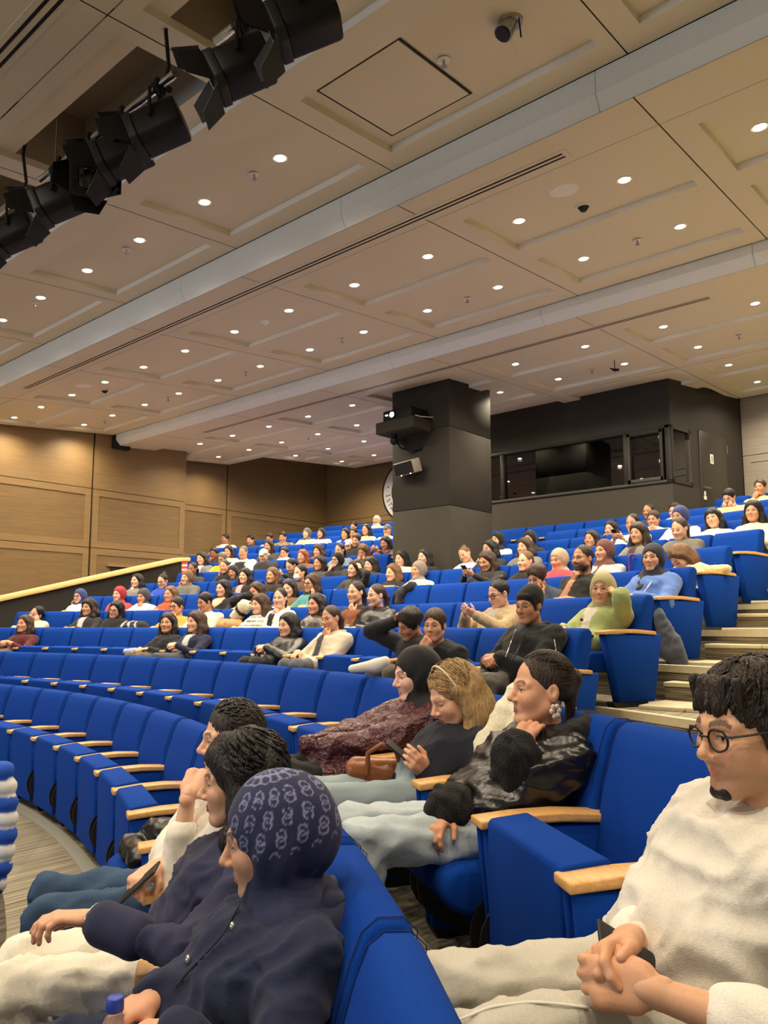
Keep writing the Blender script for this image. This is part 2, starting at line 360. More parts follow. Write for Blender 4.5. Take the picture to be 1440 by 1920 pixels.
# ---- round emblem on the back wall, mostly hidden by the pillar
em = empty('round_emblem', (-11.88, YBK - 0.02, Z(3.35))); tag(em, 'round black and white wall emblem half hidden behind the dark pillar', 'emblem')
def disc(name, r0, r1, y, m_, parent):
    mb = MB(); n = 64; vs = []
    for i in range(n):
        t = 2 * math.pi * i / n; vs += [(r0 * math.cos(t), -y, r0 * math.sin(t)), (r1 * math.cos(t), -y, r1 * math.sin(t)), (r1 * math.cos(t), 0.0, r1 * math.sin(t))]
    mb.add(vs, [(3 * i, 3 * i + 1, 3 * ((i + 1) % n) + 1, 3 * ((i + 1) % n)) for i in range(n)]); mb.add(vs, [(3 * i + 1, 3 * i + 2, 3 * ((i + 1) % n) + 2, 3 * ((i + 1) % n) + 1) for i in range(n)])
    return mb.build(name, m_, parent)
INK = mat('emblem_black', lin(16, 16, 18), 0.5); ENW = mat('emblem_white', lin(214, 214, 214), 0.5)
disc('outer_ring', 0.735, 0.78, 0.030, INK, em); disc('lettered_ring', 0.47, 0.735, 0.022, ENW, em); disc('inner_disc', 0.0, 0.47, 0.028, INK, em)
for i, ch in enumerate('\u0130STANBUL'):
    a = math.radians(186 + i * 12.0); r = 0.60
    M = Matrix.Translation((r * math.cos(a), -0.028, r * math.sin(a))) @ Matrix.Rotation(math.radians(90), 4, 'X') @ Matrix.Rotation(a + math.pi / 2, 4, 'Z')
    add_text('letter', ch, 0.17, INK, em, M)
mb = MB(); mb.ball((0.60 * math.cos(math.radians(165)), -0.022, 0.60 * math.sin(math.radians(165))), 0.018, 6); mb.build('dot', INK, em)

# ---- square pillar clad in charcoal boards
PX0, PX1, PY0, PY1 = -7.68, -6.57, 9.2, 10.34
pl = empty('pillar', ((PX0 + PX1) / 2, (PY0 + PY1) / 2, 0)); tag(pl, 'square charcoal clad pillar standing among the rear seats', 'pillar', kind='structure')
hx, hy = (PX1 - PX0) / 2, (PY1 - PY0) / 2
for z0, z1 in ((0.8, Z(1.78)), (Z(1.78), Z(2.98)), (Z(2.98), Z(3.80))):
    mb = MB(); mb.box(-hx, hx, -hy, hy, z0 + 0.003, z1 - 0.003); mb.build('cladding_board', CHAR, pl, bevel=0.004, seg=1)

# ---- control booth at the back with dark windows and a door
bo = empty('control_booth', (-6.0, 12.0, 0)); tag(bo, 'charcoal control booth with dark windows at the rear', 'booth', kind='structure')
bx0, bx1 = -1.7, 1.71
def bpart(name, boxes, m_, parent=bo, **k):
    mb = MB()
    for b_ in boxes: mb.box(*b_)
    return mb.build(name, m_, parent, **k)
bpart('lower_wall', [(bx0, bx1, 0, 0.14, 0.8, Z(2.24))], CHAR, bevel=0.006)
bpart('upper_wall', [(bx0, bx1, 0, 0.14, Z(3.17), Z(4.05))], CHAR2)
bpart('window_frame', [(bx0, bx1, -0.02, 0.1, Z(2.24), Z(2.29)), (bx0, bx1, -0.02, 0.1, Z(3.12), Z(3.17)), (-1.42, -1.35, -0.02, 0.1, Z(2.29), Z(3.12)), (0.93, 1.0, -0.02, 0.1, Z(2.29), Z(3.12)), (1.62, 1.71, -0.02, 0.1, Z(2.24), Z(3.17)),
                       (1.0, 1.05, -0.03, 0.09, Z(2.29), Z(3.12)), (1.53, 1.58, -0.03, 0.09, Z(2.29), Z(3.12)), (1.0, 1.58, -0.03, 0.09, Z(2.29), Z(2.35)), (1.0, 1.58, -0.03, 0.09, Z(3.06), Z(3.12))], CHAR2, bevel=0.004, seg=1)
BGLASS, nt, b = nodes('booth_glass')
nt.nodes.remove(b); o_ = nt.nodes['Material Output']; gl = nt.nodes.new('ShaderNodeBsdfGlossy'); gl.inputs['Roughness'].default_value = 0.02; gl.inputs['Color'].default_value = (0.75, 0.75, 0.75, 1)
tr = nt.nodes.new('ShaderNodeBsdfTransparent'); tr.inputs['Color'].default_value = (0.5, 0.52, 0.53, 1); fr = nt.nodes.new('ShaderNodeFresnel'); fr.inputs['IOR'].default_value = 2.0; ms = nt.nodes.new('ShaderNodeMixShader')
nt.links.new(fr.outputs[0], ms.inputs[0]); nt.links.new(tr.outputs[0], ms.inputs[1]); nt.links.new(gl.outputs[0], ms.inputs[2]); nt.links.new(ms.outputs[0], o_.inputs[0])
for a, b_ in ((bx0, -1.42), (-1.35, 0.93), (1.05, 1.53)): bpart('window_pane', [(a, b_, 0.045, 0.05, Z(2.29), Z(3.12))], BGLASS)
bpart('booth_interior', [(bx0, 1.6, 1.55, 1.6, 0.8, Z(4.0)), (bx0, 1.6, 0.14, 1.6, Z(1.2), Z(1.25)), (bx0, bx0 + 0.04, 0.1, 1.6, 0.8, Z(4)), (bx0, 1.6, 0.1, 1.6, Z(3.5), Z(3.55))], VOIDM)
bpart('pale_screen', [(-1.28, -0.98, 0.5, 0.53, Z(2.2), Z(2.75)), (-0.97, -0.6, 0.5, 0.53, Z(2.2), Z(2.75))], mat('pale_screen', lin(150, 160, 168), 0.7))
bpart('monitor', [(0.35, 0.9, 0.35, 0.4, Z(2.3), Z(2.8))], BLACKIN); bpart('monitor', [(1.06, 1.5, 0.35, 0.4, Z(2.2), Z(2.75))], BLACKIN)
# splayed side of the booth with the door
bs = empty('booth_side', (1.71, 0.0, 0)); bs.parent = bo; bs.rotation_euler = (0, 0, math.atan2(2.4, 0.39)); SL = math.hypot(2.4, 0.39)
bpart('lower_wall', [(0, 0.62, 0, 0.1, 0.8, Z(2.24)), (0.62, SL, 0, 0.1, 0.8, Z(2.24))], CHAR, bs)
bpart('upper_wall', [(0, SL, 0, 0.1, Z(3.17), Z(4.15)), (0.62, SL, 0, 0.1, Z(2.24), Z(3.17))], CHAR2, bs)
bpart('window_frame', [(0, 0.05, -0.015, 0.08, Z(2.24), Z(3.17)), (0.55, 0.62, -0.015, 0.08, Z(2.24), Z(3.17)), (0, 0.62, -0.015, 0.08, Z(3.11), Z(3.17)), (0, 0.62, -0.015, 0.08, Z(2.24), Z(2.30))], CHAR2, bs)
bpart('window_pane', [(0.05, 0.55, 0.02, 0.025, Z(2.30), Z(3.11))], GLASSD, bs)
bpart('window_edge', [(0.535, 0.55, -0.02, 0.03, Z(2.30), Z(3.0))], STEEL, bs)
door = bpart('booth_door', [(0.88, 1.80, -0.02, 0.02, 0.9, Z(3.22))], DOORM, bs, bevel=0.01)
dn = bpart('door_notice', [(1.21, 1.31, -0.028, -0.02, Z(2.70), Z(2.86))], PAPER, bs); dm = bpart('notice_figure', [(1.245, 1.275, -0.031, -0.028, Z(2.73), Z(2.83))], mat('notice_grey', lin(120, 120, 116), 0.8), dn)
hd = MB(); hd.cyl((0.95, -0.06, Z(2.26)), (1.10, -0.06, Z(2.26)), 0.011); hd.cyl((0.95, -0.06, Z(2.26)), (0.95, -0.02, Z(2.26)), 0.014); hd.build('door_handle', STEEL, bs, smooth=True)
bpart('lock_tag', [(0.93, 1.0, -0.035, -0.02, Z(2.06), Z(2.12)), (0.95, 0.98, -0.035, -0.02, Z(2.13), Z(2.2))], WHITEP, bs)
bpart('door_hinge', [(1.80, 1.83, -0.03, -0.01, Z(2.95), Z(3.1))], STEEL, bs)

# ---- ceiling: three sloping bands of 2 m bays with sunk fields, stepped down at two lit fascias
ceil = empty('ceiling'); tag(ceil, 'beige panelled ceiling of stepped sloping bands', kind='structure')
B1, B2, B3 = (3.25, 0.10), (2.973, 0.10), (2.943, 0.077)
zc = lambda b_, y: b_[0] + b_[1] * y + CAM_H
def bay(band, x0, x1, y0, y1, rec, hole=None):
    """one ceiling bay; rec/holes: (xa, xb, ya, yb, depth)"""
    mb = MB(); allr = [(*r, 0) for r in rec]
    xs = sorted({x0, x1, *[r[0] for r in allr], *[r[1] for r in allr]}); ys = sorted({y0, y1, *[r[2] for r in allr], *[r[3] for r in allr]})
    for xa, xb in zip(xs, xs[1:]):
        for ya, yb in zip(ys, ys[1:]):
            cx, cy = (xa + xb) / 2, (ya + yb) / 2
            if any(r[0] < cx < r[1] and r[2] < cy < r[3] for r in allr): continue
            mb.add([(xa, ya, zc(band, ya)), (xb, ya, zc(band, ya)), (xb, yb, zc(band, yb)), (xa, yb, zc(band, yb))], [(0, 3, 2, 1)], 0)
    for xa, xb, ya, yb, d, _ in allr:
        P = [(xa, ya), (xb, ya), (xb, yb), (xa, yb)]
        lo = [(*p, zc(band, p[1])) for p in P]; hi = [(*p, zc(band, p[1]) + d) for p in P]
        for i in range(4):
            j = (i + 1) % 4; mb.add([lo[i], lo[j], hi[j], hi[i]], [(0, 1, 2, 3)], 1 if i == 2 else 0)
        if hole and ya < hole[0] < yb:                # deep lighting slot inside this sunk field
            for y_0, y_1 in ((ya, hole[0]), (hole[1], yb)):
                Q = [(xa, y_0), (xb, y_0), (xb, y_1), (xa, y_1)]; mb.add([(*p, zc(band, p[1]) + d) for p in Q], [(0, 3, 2, 1)], 0)
            Q = [(xa, hole[0]), (xb, hole[0]), (xb, hole[1]), (xa, hole[1])]; l2 = [(*p, zc(band, p[1]) + d) for p in Q]; h2 = [(*p, zc(band, p[1]) + hole[2]) for p in Q]
            for i in range(4): j = (i + 1) % 4; mb.add([l2[i], l2[j], h2[j], h2[i]], [(0, 1, 2, 3)], 3 if i == 2 else 2)
            mb.add(h2, [(0, 3, 2, 1)], 2)
        else: mb.add(hi, [(0, 3, 2, 1)], 0)
    me = bpy.data.meshes.new('ceiling_panel'); me.from_pydata(mb.v, [], mb.f)
    for mm in (CEIL, CEIL_EDGE, OPENM, OPENB): me.materials.append(mm)
    me.polygons.foreach_set('material_index', mb.m); me.update()
    return link('ceiling_panel', me, ceil)
XJ = [-1.79 - 2.003 * j for j in range(-2, 7)]
g = 0.0045
for xa, xb in zip(XJ[1:], XJ[:-1]):              # xa < xb
    r0, r1 = xa + 0.17, xb - 0.11
    if xa < -13.7: r0 = xa + 0.3
    y4 = 4.545
    bay(B1, xa + g, xb - g, -1.2, 2.02, [])
    bay(B1, xa + g, xb - g, 2.02 + 2 * g, y4, [(r0, r1, 3.36, 4.33, 0.055), (r0, r1, 2.14, 3.08, 0.055)], (2.32, 2.86, 0.55))
    xl = max(xa, XL1 + 0.05)
    bay(B2, xl + g, xb - g, 4.615, 5.06, [])
    bay(B2, xl + g, xb - g, 5.06 + g, 7.87, [(max(r0, xl + .2), r1, 5.26, 6.20, 0.055), (max(r0, xl + .2), r1, 6.55, 7.52, 0.055)])
X3 = [-3.88 - 2.122 * j for j in range(-3, 6)]
for xa, xb in zip(X3[1:], X3[:-1]):
    r0, r1 = xa + 0.17, xb - 0.11; xl = max(xa, XL2 + 0.03)
    bay(B3, xl + g, xb - g, 7.98, 11.28, [(max(r0, xl + .2), r1, 8.85, 9.73, 0.055), (max(r0, xl + .2), r1, 10.08, 11.05, 0.055)])
    xl = max(xa, -13.25)
    if xb > xl + 0.6: bay(B3, xl + g, xb - g, 11.30, 14.35, [(max(r0, xl + .2), r1, 11.55, 12.4, 0.055), (max(r0, xl + .2), r1, 12.9, 13.9, 0.055)])
mb = MB()
mb.add([(-15.2, -1.5, Z(4.6)), (5, -1.5, Z(4.6)), (5, 15.2, Z(5.2)), (-15.2, 15.2, Z(5.2))], [(0, 3, 2, 1)])
mb.build('ceiling_light_block', VOIDM, ceil)  # dark sheet added above the bays to stop world light leaking through joints
mb = MB()
for bnd, ya, yb, dx in ((B1, -1.2, 4.54, 0), (B2, 4.62, 7.86, 0), (B3, 8.0, 11.26, 0)):   # backing just above the open joints
    for x in (XJ if bnd is not B3 else X3):
        mb.add([(x - 0.05, ya, zc(bnd, ya) + 0.02), (x + 0.05, ya, zc(bnd, ya) + 0.02), (x + 0.05, yb, zc(bnd, yb) + 0.02), (x - 0.05, yb, zc(bnd, yb) + 0.02)], [(0, 3, 2, 1)])
mb.build('joint_backing', JBACK, ceil)
def fascia(y0, ztop, zmid, zlow, ylow, x0, x1, step):
    x = x0
    while x < x1 - 0.01:
        xe = min(x + step, x1); mb = MB(); pr = [(y0, ztop), (y0, zmid), (ylow - 0.005, zlow), (ylow - 0.005, ztop)]
        mb.prism(pr, x + 0.002, xe - 0.002, 'x'); mb.build('fascia_panel', FASC, ceil); x = xe
fascia(4.55, Z(3.70), Z(3.535), Z(3.434), 4.615, XL1 + 0.03, 2.2, 2.35)
fascia(7.88, Z(3.76), Z(3.655), Z(3.557), 7.98, XL1 + 0.12, 2.4, 2.35)
mb = MB(); mb.box(XL1 - 0.02, XL1 + 0.12, 7.86, 8.2, Z(3.5), Z(3.8)); mb.build('dark_end', VOIDM, ceil)

# ---- linear slot diffusers
def slot(bnd, y, x0, x1, label, w_=0.018, gap=0.05):
    o = empty('slot_diffuser', ((x0 + x1) / 2, y, zc(bnd, y))); tag(o, label, 'air vent'); L = (x1 - x0) / 2; o.rotation_euler = (math.atan(bnd[1]), 0, 0)
    mb = MB(); mb.box(-L - 0.04, L + 0.04, -gap - 0.02, gap + 0.02, -0.004, 0.01); mb.build('frame', CEIL, o)
    for s_ in (-1, 1):
        mb = MB(); mb.box(-L, L, s_ * gap / 2 - w_ / 2, s_ * gap / 2 + w_ / 2, -0.0065, -0.003); mb.build('slot', BLACKIN, o)
slot(B2, 4.92, -11.1, -2.45, 'long black double slot air diffuser in the middle ceiling band')
slot(B3, 8.52, -11.7, -2.55, 'long black double slot air diffuser in the rear ceiling band')
slot(B1, 1.76, -7.4, 1.0, 'long black double slot air diffuser in the front ceiling band', 0.02, 0.055)

# ---- recessed downlights
mb = MB(); n = 20
mb.cyl((0, 0, -0.006), (0, 0, 0.02), 0.062, 0.056, n); RINGM = mb.mesh('trim_ring', WHITEP, smooth=True)
mb = MB(); mb.cyl((0, 0, -0.010), (0, 0, -0.0065), 0.040, 0.043, n); GLOWM = mb.mesh('lamp_lens', LAMPM)
spot = bpy.data.lights.new('downlight_beam', 'SPOT'); spot.energy = LAMP_W; spot.spot_size = math.radians(150); spot.spot_blend = 0.9; spot.color = (1.0, 0.84, 0.62); spot.shadow_soft_size = 0.05
def downlight(x, y, bnd, label, grp, sunk=0.055):
    z = zc(bnd, y) + sunk
    o = empty('downlight', (x, y, z)); o.rotation_euler = (math.atan(bnd[1]), 0, 0); tag(o, label, 'ceiling light', grp)
    link('trim_ring', RINGM, o); link('lamp_lens', GLOWM, o)
    lo = bpy.data.objects.new('downlight_beam', spot); COL.objects.link(lo); lo.parent = o; lo.location = (0, 0, -0.03)
LIGHTS = []
for j in range(-2, 6):
    xm = XJ[j + 2] - 1.0 - 0.03
    for dx in (-0.49, 0.49):
        x = xm + dx
        if j > 0: LIGHTS.append((x, 3.81, B1, 'front ceiling band', ''))
        LIGHTS.append((x, 5.74, B2, 'middle ceiling band', 'nearer line')); LIGHTS.append((x, 7.02, B2, 'middle ceiling band', 'further line'))
for x in (-9.0, -7.0, -5.0, -3.0, -1.0, 1.0):  # unseen lamps added over the near seats to brighten them
    for y in (-0.3, 0.95): LIGHTS.append((x, y, B1, 'front ceiling band', 'added fill line'))
for j in range(-1, 5):
    xm = -3.88 - 2.122 * j - 1.06
    for dx in (-0.535, 0.535):
        x = xm + dx
        if x < -14.3: continue
        LIGHTS.append((x, 9.30, B3, 'rear ceiling band', 'nearest line')); LIGHTS.append((x, 10.58, B3, 'rear ceiling band', 'second line'))
        if x > -13.2 and not -7.7 < x < -4: LIGHTS.append((x, 11.95, B3, 'rear ceiling band', 'third line')); LIGHTS.append((x, 13.5, B3, 'rear ceiling band', 'furthest line'))
LIGHTS = [l for l in LIGHTS if not (PX0 - .1 < l[0] < PX1 + .1 and PY0 - .1 < l[1] < PY1 + .1)]
cnt = {}
for x, y, bnd, bl, ln in sorted(LIGHTS, key=lambda l: l[0]):
    px, py, d_ = project((x, y, zc(bnd, y)))
    inv = d_ > 0 and -10 < px < 1450 and -10 < py < 1930
    key = (bl, ln) if inv else (bl, ln, 'out'); cnt[key] = cnt.get(key, 0) + 1
    side = 'from the left' if inv else 'beyond the right picture edge'
    downlight(x, y, bnd, sunk=0.0 if y < 2 else 0.055, label=f"glowing recessed downlight, {bl}{', ' + ln if ln else ''}, {ORD[cnt[key]]} {side}", grp='recessed ceiling downlights')

# ---- sprinklers, detectors, speakers and the small lamp on the ceiling
def small(kind, px, py, bnd, label, cat):
    d = ray(px, py); t = (bnd[0]) / (d[2] - bnd[1] * d[1]); P = d * t
    o = empty(kind, (P[0], P[1], zc(bnd, P[1]) + (0.055 if kind != 'ceiling_speaker' else 0.055))); o.rotation_euler = (math.atan(bnd[1]), 0, 0); tag(o, label, cat)
    if kind == 'sprinkler':
        mb = MB(); mb.cyl((0, 0, -0.012), (0, 0, 0), 0.045, 0.03, 16); mb.build('escutcheon', WHITEP, o, smooth=True)
        mb = MB(); mb.cyl((0, 0, -0.05), (0, 0, -0.01), 0.008); mb.cyl((0, 0, -0.054), (0, 0, -0.05), 0.02); mb.build('sprinkler_head', STEEL, o)
    elif kind == 'smoke_detector':
        mb = MB(); mb.cyl((0, 0, -0.02), (0, 0, 0), 0.062, 0.066, 20); mb.build('base', WHITEP, o, smooth=True)
        mb = MB(); mb.cyl((0, 0, -0.055), (0, 0, -0.02), 0.022, 0.05, 18); mb.build('sensor_head', BLACKP if 'dark' in label else WHITEP, o, smooth=True)
    elif kind == 'ceiling_speaker':
        mb = MB(); mb.cyl((0, 0, -0.008), (0, 0, 0), 0.105, 0.11, 28); mb.build('speaker_grille', WHITEP, o, smooth=True)
        mb = MB(); mb.cyl((0, 0, -0.004), (0, 0, 0.002), 0.118, 0.118, 28); mb.build('rim', CEIL_EDGE, o)
    elif kind == 'gimbal_lamp':
        mb = MB(); mb.cyl((0, 0, -0.02), (0, 0, 0.01), 0.075, 0.08, 20); mb.build('rim', STEEL, o, smooth=True)
        mb = MB(); mb.cyl((-0.03, -0.05, -0.09), (0, 0, 0), 0.06, 0.055, 18); mb.build('lamp_can', STEEL, o, smooth=True)
        mb = MB(); mb.cyl((-0.0325, -0.054, -0.097), (-0.03, -0.05, -0.09), 0.05, 0.05, 18); mb.build('lamp_face', BLACKP, o)
        mb = MB(); mb.cyl((0.06, 0.0, -0.02), (0.055, 0.02, -0.12), 0.005, n=6); mb.build('clip', BLACKM, o)
    return o
for i, (x, y, b_, t) in enumerate(((832, 125, B1, 'in front ceiling band beside the square hatch'), (476, 337, B1, 'in front ceiling band, between two downlights'), (237, 476, B1, 'in front ceiling band, second panel from left'),
        (65, 575, B1, 'in front ceiling band, leftmost'), (1195, 459, B2, 'in middle ceiling band, rightmost'), (876, 567, B2, 'in middle ceiling band above the pillar'), (641, 643, B2, 'in middle ceiling band, left of the pillar'),
        (460, 705, B2, 'in middle ceiling band, fourth from right'), (315, 752, B2, 'in middle ceiling band, second from left'), (196, 795, B2, 'in middle ceiling band near the oak wall'),
        (1110, 700, B3, 'in rear ceiling band above the booth'), (1386, 636, B3, 'in rear ceiling band, rightmost'), (454, 855, B3, 'in rear ceiling band near the oak wall'), (578, 825, B3, 'in rear ceiling band left of the emblem'))):
    small('sprinkler', x, y, b_, 'white fire sprinkler ' + t, 'sprinkler')
small('ceiling_speaker', 1058, 368, B2, 'round white speaker grille at the right of the middle ceiling band', 'speaker')
small('ceiling_speaker', 156, 730, B2, 'round white speaker grille at the left of the middle ceiling band', 'speaker')
small('smoke_detector', 1094, 396, B2, 'white smoke detector with dark dome beside the speaker grille', 'smoke detector')
small('smoke_detector', 497, 609, B2, 'plain white smoke detector at the middle of the ceiling', 'smoke detector')
small('smoke_detector', 196, 737, B2, 'white smoke detector with dark dome near the oak wall', 'smoke detector')
small('gimbal_lamp', 957, 55, B1, 'unlit silver gimbal lamp in the front ceiling band', 'ceiling lamp')
# black suspended microphone in the rear band
hp = empty('hanging_microphone', (-4.35, 10.1, zc(B3, 10.1))); tag(hp, 'small black hanging microphone below the rear ceiling band', 'microphone')
mb = MB(); mb.cyl((0, 0, 0), (0, 0, -0.13), 0.006, n=6); mb.build('cord', BLACKM, hp)
mb = MB(); mb.tube([(-0.07, 0, -0.10), (0, 0, -0.145), (0.06, 0, -0.15)], [0.006, 0.022, 0.016]); mb.build('capsule', BLACKM, hp, smooth=True)
# square access hatch sunk field with shadow gap
hz = lambda y: zc(B1, y) + 0.052
hatch = empty('ceiling_hatch', (-3.12, 3.80, 0)); tag(hatch, 'square access hatch with dark shadow gap in the front ceiling', 'hatch')
mb = MB()
for (xa, xb, ya, yb) in ((-.40, -.38, -.40, .42), (.32, .34, -.40, .42), (-.40, .34, -.40, -.38), (-.40, .34, .40, .42)):
    P = [(xa, ya), (xb, ya), (xb, yb), (xa, yb)]; mb.add([(p[0], p[1], hz(3.8 + p[1]) - 0.004) for p in P], [(0, 3, 2, 1)])
mb.build('shadow_gap', JOINT, hatch)
mb = MB(); P = [(-.38, -.38), (.32, -.38), (.32, .40), (-.38, .40)]; mb.add([(p[0], p[1], hz(3.8 + p[1]) - 0.01) for p in P] + [(p[0], p[1], hz(3.8 + p[1])) for p in P], [(0, 3, 2, 1), (0, 1, 5, 4), (1, 2, 6, 5), (2, 3, 7, 6), (3, 0, 4, 7)]); mb.build('hatch_panel', CEIL, hatch)

# ---- projector on its shelf, dome camera, loudspeaker, on the pillar
sh = empty('projector_shelf', (-7.26, 9.2, Z(2.93))); tag(sh, 'charcoal box shelf on the pillar under the projector', 'shelf')
mb = MB(); mb.box(-0.37, 0.37, -0.46, 0, 0, 0.175); mb.build('shelf_box', CHAR, sh, bevel=0.006)
pj = empty('projector', (-7.22, 8.98, Z(3.107))); tag(pj, 'black projector with glowing lens on the pillar shelf', 'projector')
mb = MB(); mb.box(-0.30, 0.26, -0.20, 0.2, 0, 0.17); mb.build('projector_body', BLACKM, pj, bevel=0.02, seg=3)
mb = MB(); mb.cyl((-0.10, -0.225, 0.085), (-0.10, -0.19, 0.085), 0.055, 0.06, 20); mb.build('lens_ring', BLACKP, pj, smooth=True)
mb = MB(); mb.ball((-0.10, -0.222, 0.085), (0.042, 0.012, 0.042), 8); mb.build('lit_lens', LENSM, pj, smooth=True)
mb = MB(); mb.box(-0.245, -0.20, -0.204, -0.199, 0.09, 0.105); mb.build('status_light', LENSM, pj)
mb = MB()
for i in range(6): mb.box(0.262, 0.266, -0.15 + i * 0.05, -0.12 + i * 0.05, 0.04, 0.13)
mb.build('vent', BLACKIN, pj)
mb = MB(); mb.tube([(0.27, -0.12, 0.03), (0.32, -0.02, 0.02), (0.36, 0.1, 0.03), (0.36, 0.2, 0.05)], 0.008); mb.build('white_cable', WHITEP, pj, smooth=True)
dc = empty('dome_camera', (-7.42, 8.93, Z(2.93))); tag(dc, 'black dome camera hanging under the projector shelf with cable', 'camera')
mb = MB(); mb.cyl((0, 0, 0), (0, 0, -0.05), 0.05, 0.045, 16); mb.build('mount', BLACKM, dc, smooth=True)
mb = MB(); mb.ball((0, 0, -0.10), (0.062, 0.062, 0.065), 10); mb.build('camera_head', BLACKM, dc, smooth=True)
mb = MB(); mb.tube([(0.02, 0.03, -0.10), (0.05, 0.10, -0.2), (0.16, 0.2, -0.24), (0.34, 0.26, -0.22)], 0.018); mb.build('cable', BLACKM, dc, smooth=True)
sp = empty('wall_loudspeaker', (-7.24, 9.02, Z(2.40))); sp.rotation_euler = (math.radians(18), math.radians(0), math.radians(-14)); tag(sp, 'tilted black grille loudspeaker with grey case on the pillar', 'loudspeaker')
mb = MB(); mb.box(-0.25, 0.25, -0.06, 0.08, -0.105, 0.105); mb.build('case', mat('grey_case', lin(150, 140, 126), 0.5), sp, bevel=0.015)
mb = MB(); mb.box(-0.235, 0.21, -0.066, -0.058, -0.09, 0.09); mb.build('grille', BLACKIN, sp)
mb = MB(); mb.ball((-0.10, -0.066, -0.096), 0.009, 5); mb.ball((0.13, -0.066, -0.096), 0.009, 5); mb.build('indicator_light', LEDM, sp)
mb = MB(); mb.box(-0.04, 0.04, 0.07, 0.2, -0.03, 0.03); mb.build('bracket', BLACKM, sp)

# ---- stage light bars in the ceiling openings and black fresnel lanterns with barn doors
def light_bar(x0, x1, y, z, label):
    o = empty('lighting_bar', ((x0 + x1) / 2, y, z)); tag(o, label, 'lighting bar'); L = (x1 - x0) / 2
    mb = MB(); mb.cyl((-L, 0, 0), (L, 0, 0), 0.024, n=14); mb.build('chrome_tube', CHROME, o, smooth=True)
    for i in range(3):
        x = -L * 0.8 + i * L * 0.8; mb = MB(); mb.cyl((x, 0, 0), (x + 0.02, 0, 0), 0.028, n=14); mb.build('tape_mark', BLACKP, o)
    mb = MB(); mb.tube([(L * 0.92, 0.0, 0.55), (L * 0.9, -0.02, 0.3), (L * 0.86, 0.03, 0.12), (L * 0.8, 0.03, 0.03), (L * 0.5, 0.035, 0.03), (L * 0.1, 0.05, 0.0), (-L * 0.4, 0.035, 0.03)], 0.012); mb.build('cable', BLACKM, o, smooth=True)
    mb = MB(); mb.cyl((-L * 0.75, 0, 0.02), (-L * 0.75, 0, 0.85), 0.006, n=6); mb.build('drop_rod', STEEL, o)
YB_ = 2.34; ZB = Z(3.17)
light_bar(-5.22, -3.58, YB_, ZB, 'chrome lighting bar in the middle ceiling opening')
light_bar(-3.20, -1.60, YB_, ZB, 'chrome lighting bar in the right ceiling opening')
light_bar(-7.2, -5.40, YB_, ZB, 'chrome lighting bar in the left ceiling opening')
def lantern(x, rz, tilt, label, dz=0.0, doors=True):
    o = empty('stage_lantern', (x, YB_, ZB)); tag(o, label, 'stage light', 'black stage lanterns on the ceiling bars')
    mb = MB(); mb.box(-0.02, 0.02, -0.035, 0.035, -0.05, 0.035); mb.ball((0.03, 0.05, -0.01), 0.02, 6); mb.cyl((0, 0, -0.05), (0, 0, -0.10), 0.012); mb.build('clamp', BLACKM, o, bevel=0.004, seg=1)
    y_ = empty('yoke_pivot'); y_.parent = o; y_.location = (0, 0, -0.06); y_.rotation_euler = (0, 0, rz)
    mb = MB(); mb.tube([(-0.13, 0, -0.21), (-0.135, 0, -0.05), (-0.10, 0, 0), (0.10, 0, 0), (0.135, 0, -0.05), (0.13, 0, -0.21)], 0.011, n=6); mb.build('yoke', BLACKM, y_)
    h = empty('lantern_head'); h.parent = y_; h.location = (0, 0, -0.21 + dz); h.rotation_euler = (tilt, 0, 0)
    # body: octagonal housing along -Y (beam)
    mb = MB(); R = 0.112
    oc = [(R * 0.62, R), (R, R * 0.62), (R, -R * 0.62), (R * 0.62, -R), (-R * 0.62, -R), (-R, -R * 0.62), (-R, R * 0.62), (-R * 0.62, R)]
    mb.prism([(p[0], p[1]) for p in oc], -0.12, 0.16, 'y'); mb.build('housing', BLACKM, h, bevel=0.02, seg=2)
    mb = MB(); mb.prism([(p[0] * 1.06, p[1] * 1.06) for p in oc], -0.16, -0.11, 'y'); mb.build('front_frame', BLACKP, h, bevel=0.006)
    mb = MB(); mb.ball((0, -0.155, 0), (0.075, 0.02, 0.075), 8); mb.build('lens', GLASSD, h, smooth=True)
    if doors:
        for ang, wd in ((0, 1.0), (90, 0.8), (180, 1.0), (270, 0.8)):
            mb = MB(); a = R * 1.05 * wd; sp_ = math.radians(34); Ld = 0.15
            vs = [(-a, -0.165, R), (a, -0.165, R), (a * 0.62, -0.165 - Ld * math.cos(sp_), R + Ld * math.sin(sp_)), (-a * 0.62, -0.165 - Ld * math.cos(sp_), R + Ld * math.sin(sp_))]
            vs2 = [(v[0], v[1], v[2] + 0.003) for v in vs]
            mb.add(vs + vs2, [(0, 1, 2, 3), (7, 6, 5, 4), (0, 4, 5, 1), (1, 5, 6, 2), (2, 6, 7, 3), (3, 7, 4, 0)])
            dr = mb.build('barn_door', BLACKM, h); dr.rotation_euler = (0, math.radians(ang), 0)
    return o

lantern(-2.50, math.radians(-52), math.radians(22), 'black stage lantern at the top edge, rightmost on the bars')
lantern(-2.98, math.radians(-48), math.radians(26), 'black stage lantern second from the right on the bars')
lantern(-3.74, math.radians(-55), math.radians(22), 'black stage lantern at the right end of the middle bar')
lantern(-4.12, math.radians(-52), math.radians(24), 'black stage lantern second from the right on the middle bar')
lantern(-4.52, math.radians(60), math.radians(30), 'black stage lantern with wide open flaps on the middle bar')
lantern(-4.92, math.radians(-50), math.radians(24), 'black stage lantern at the left end of the middle bar')
lantern(-5.60, math.radians(-50), math.radians(24), 'black stage lantern at the left picture edge')
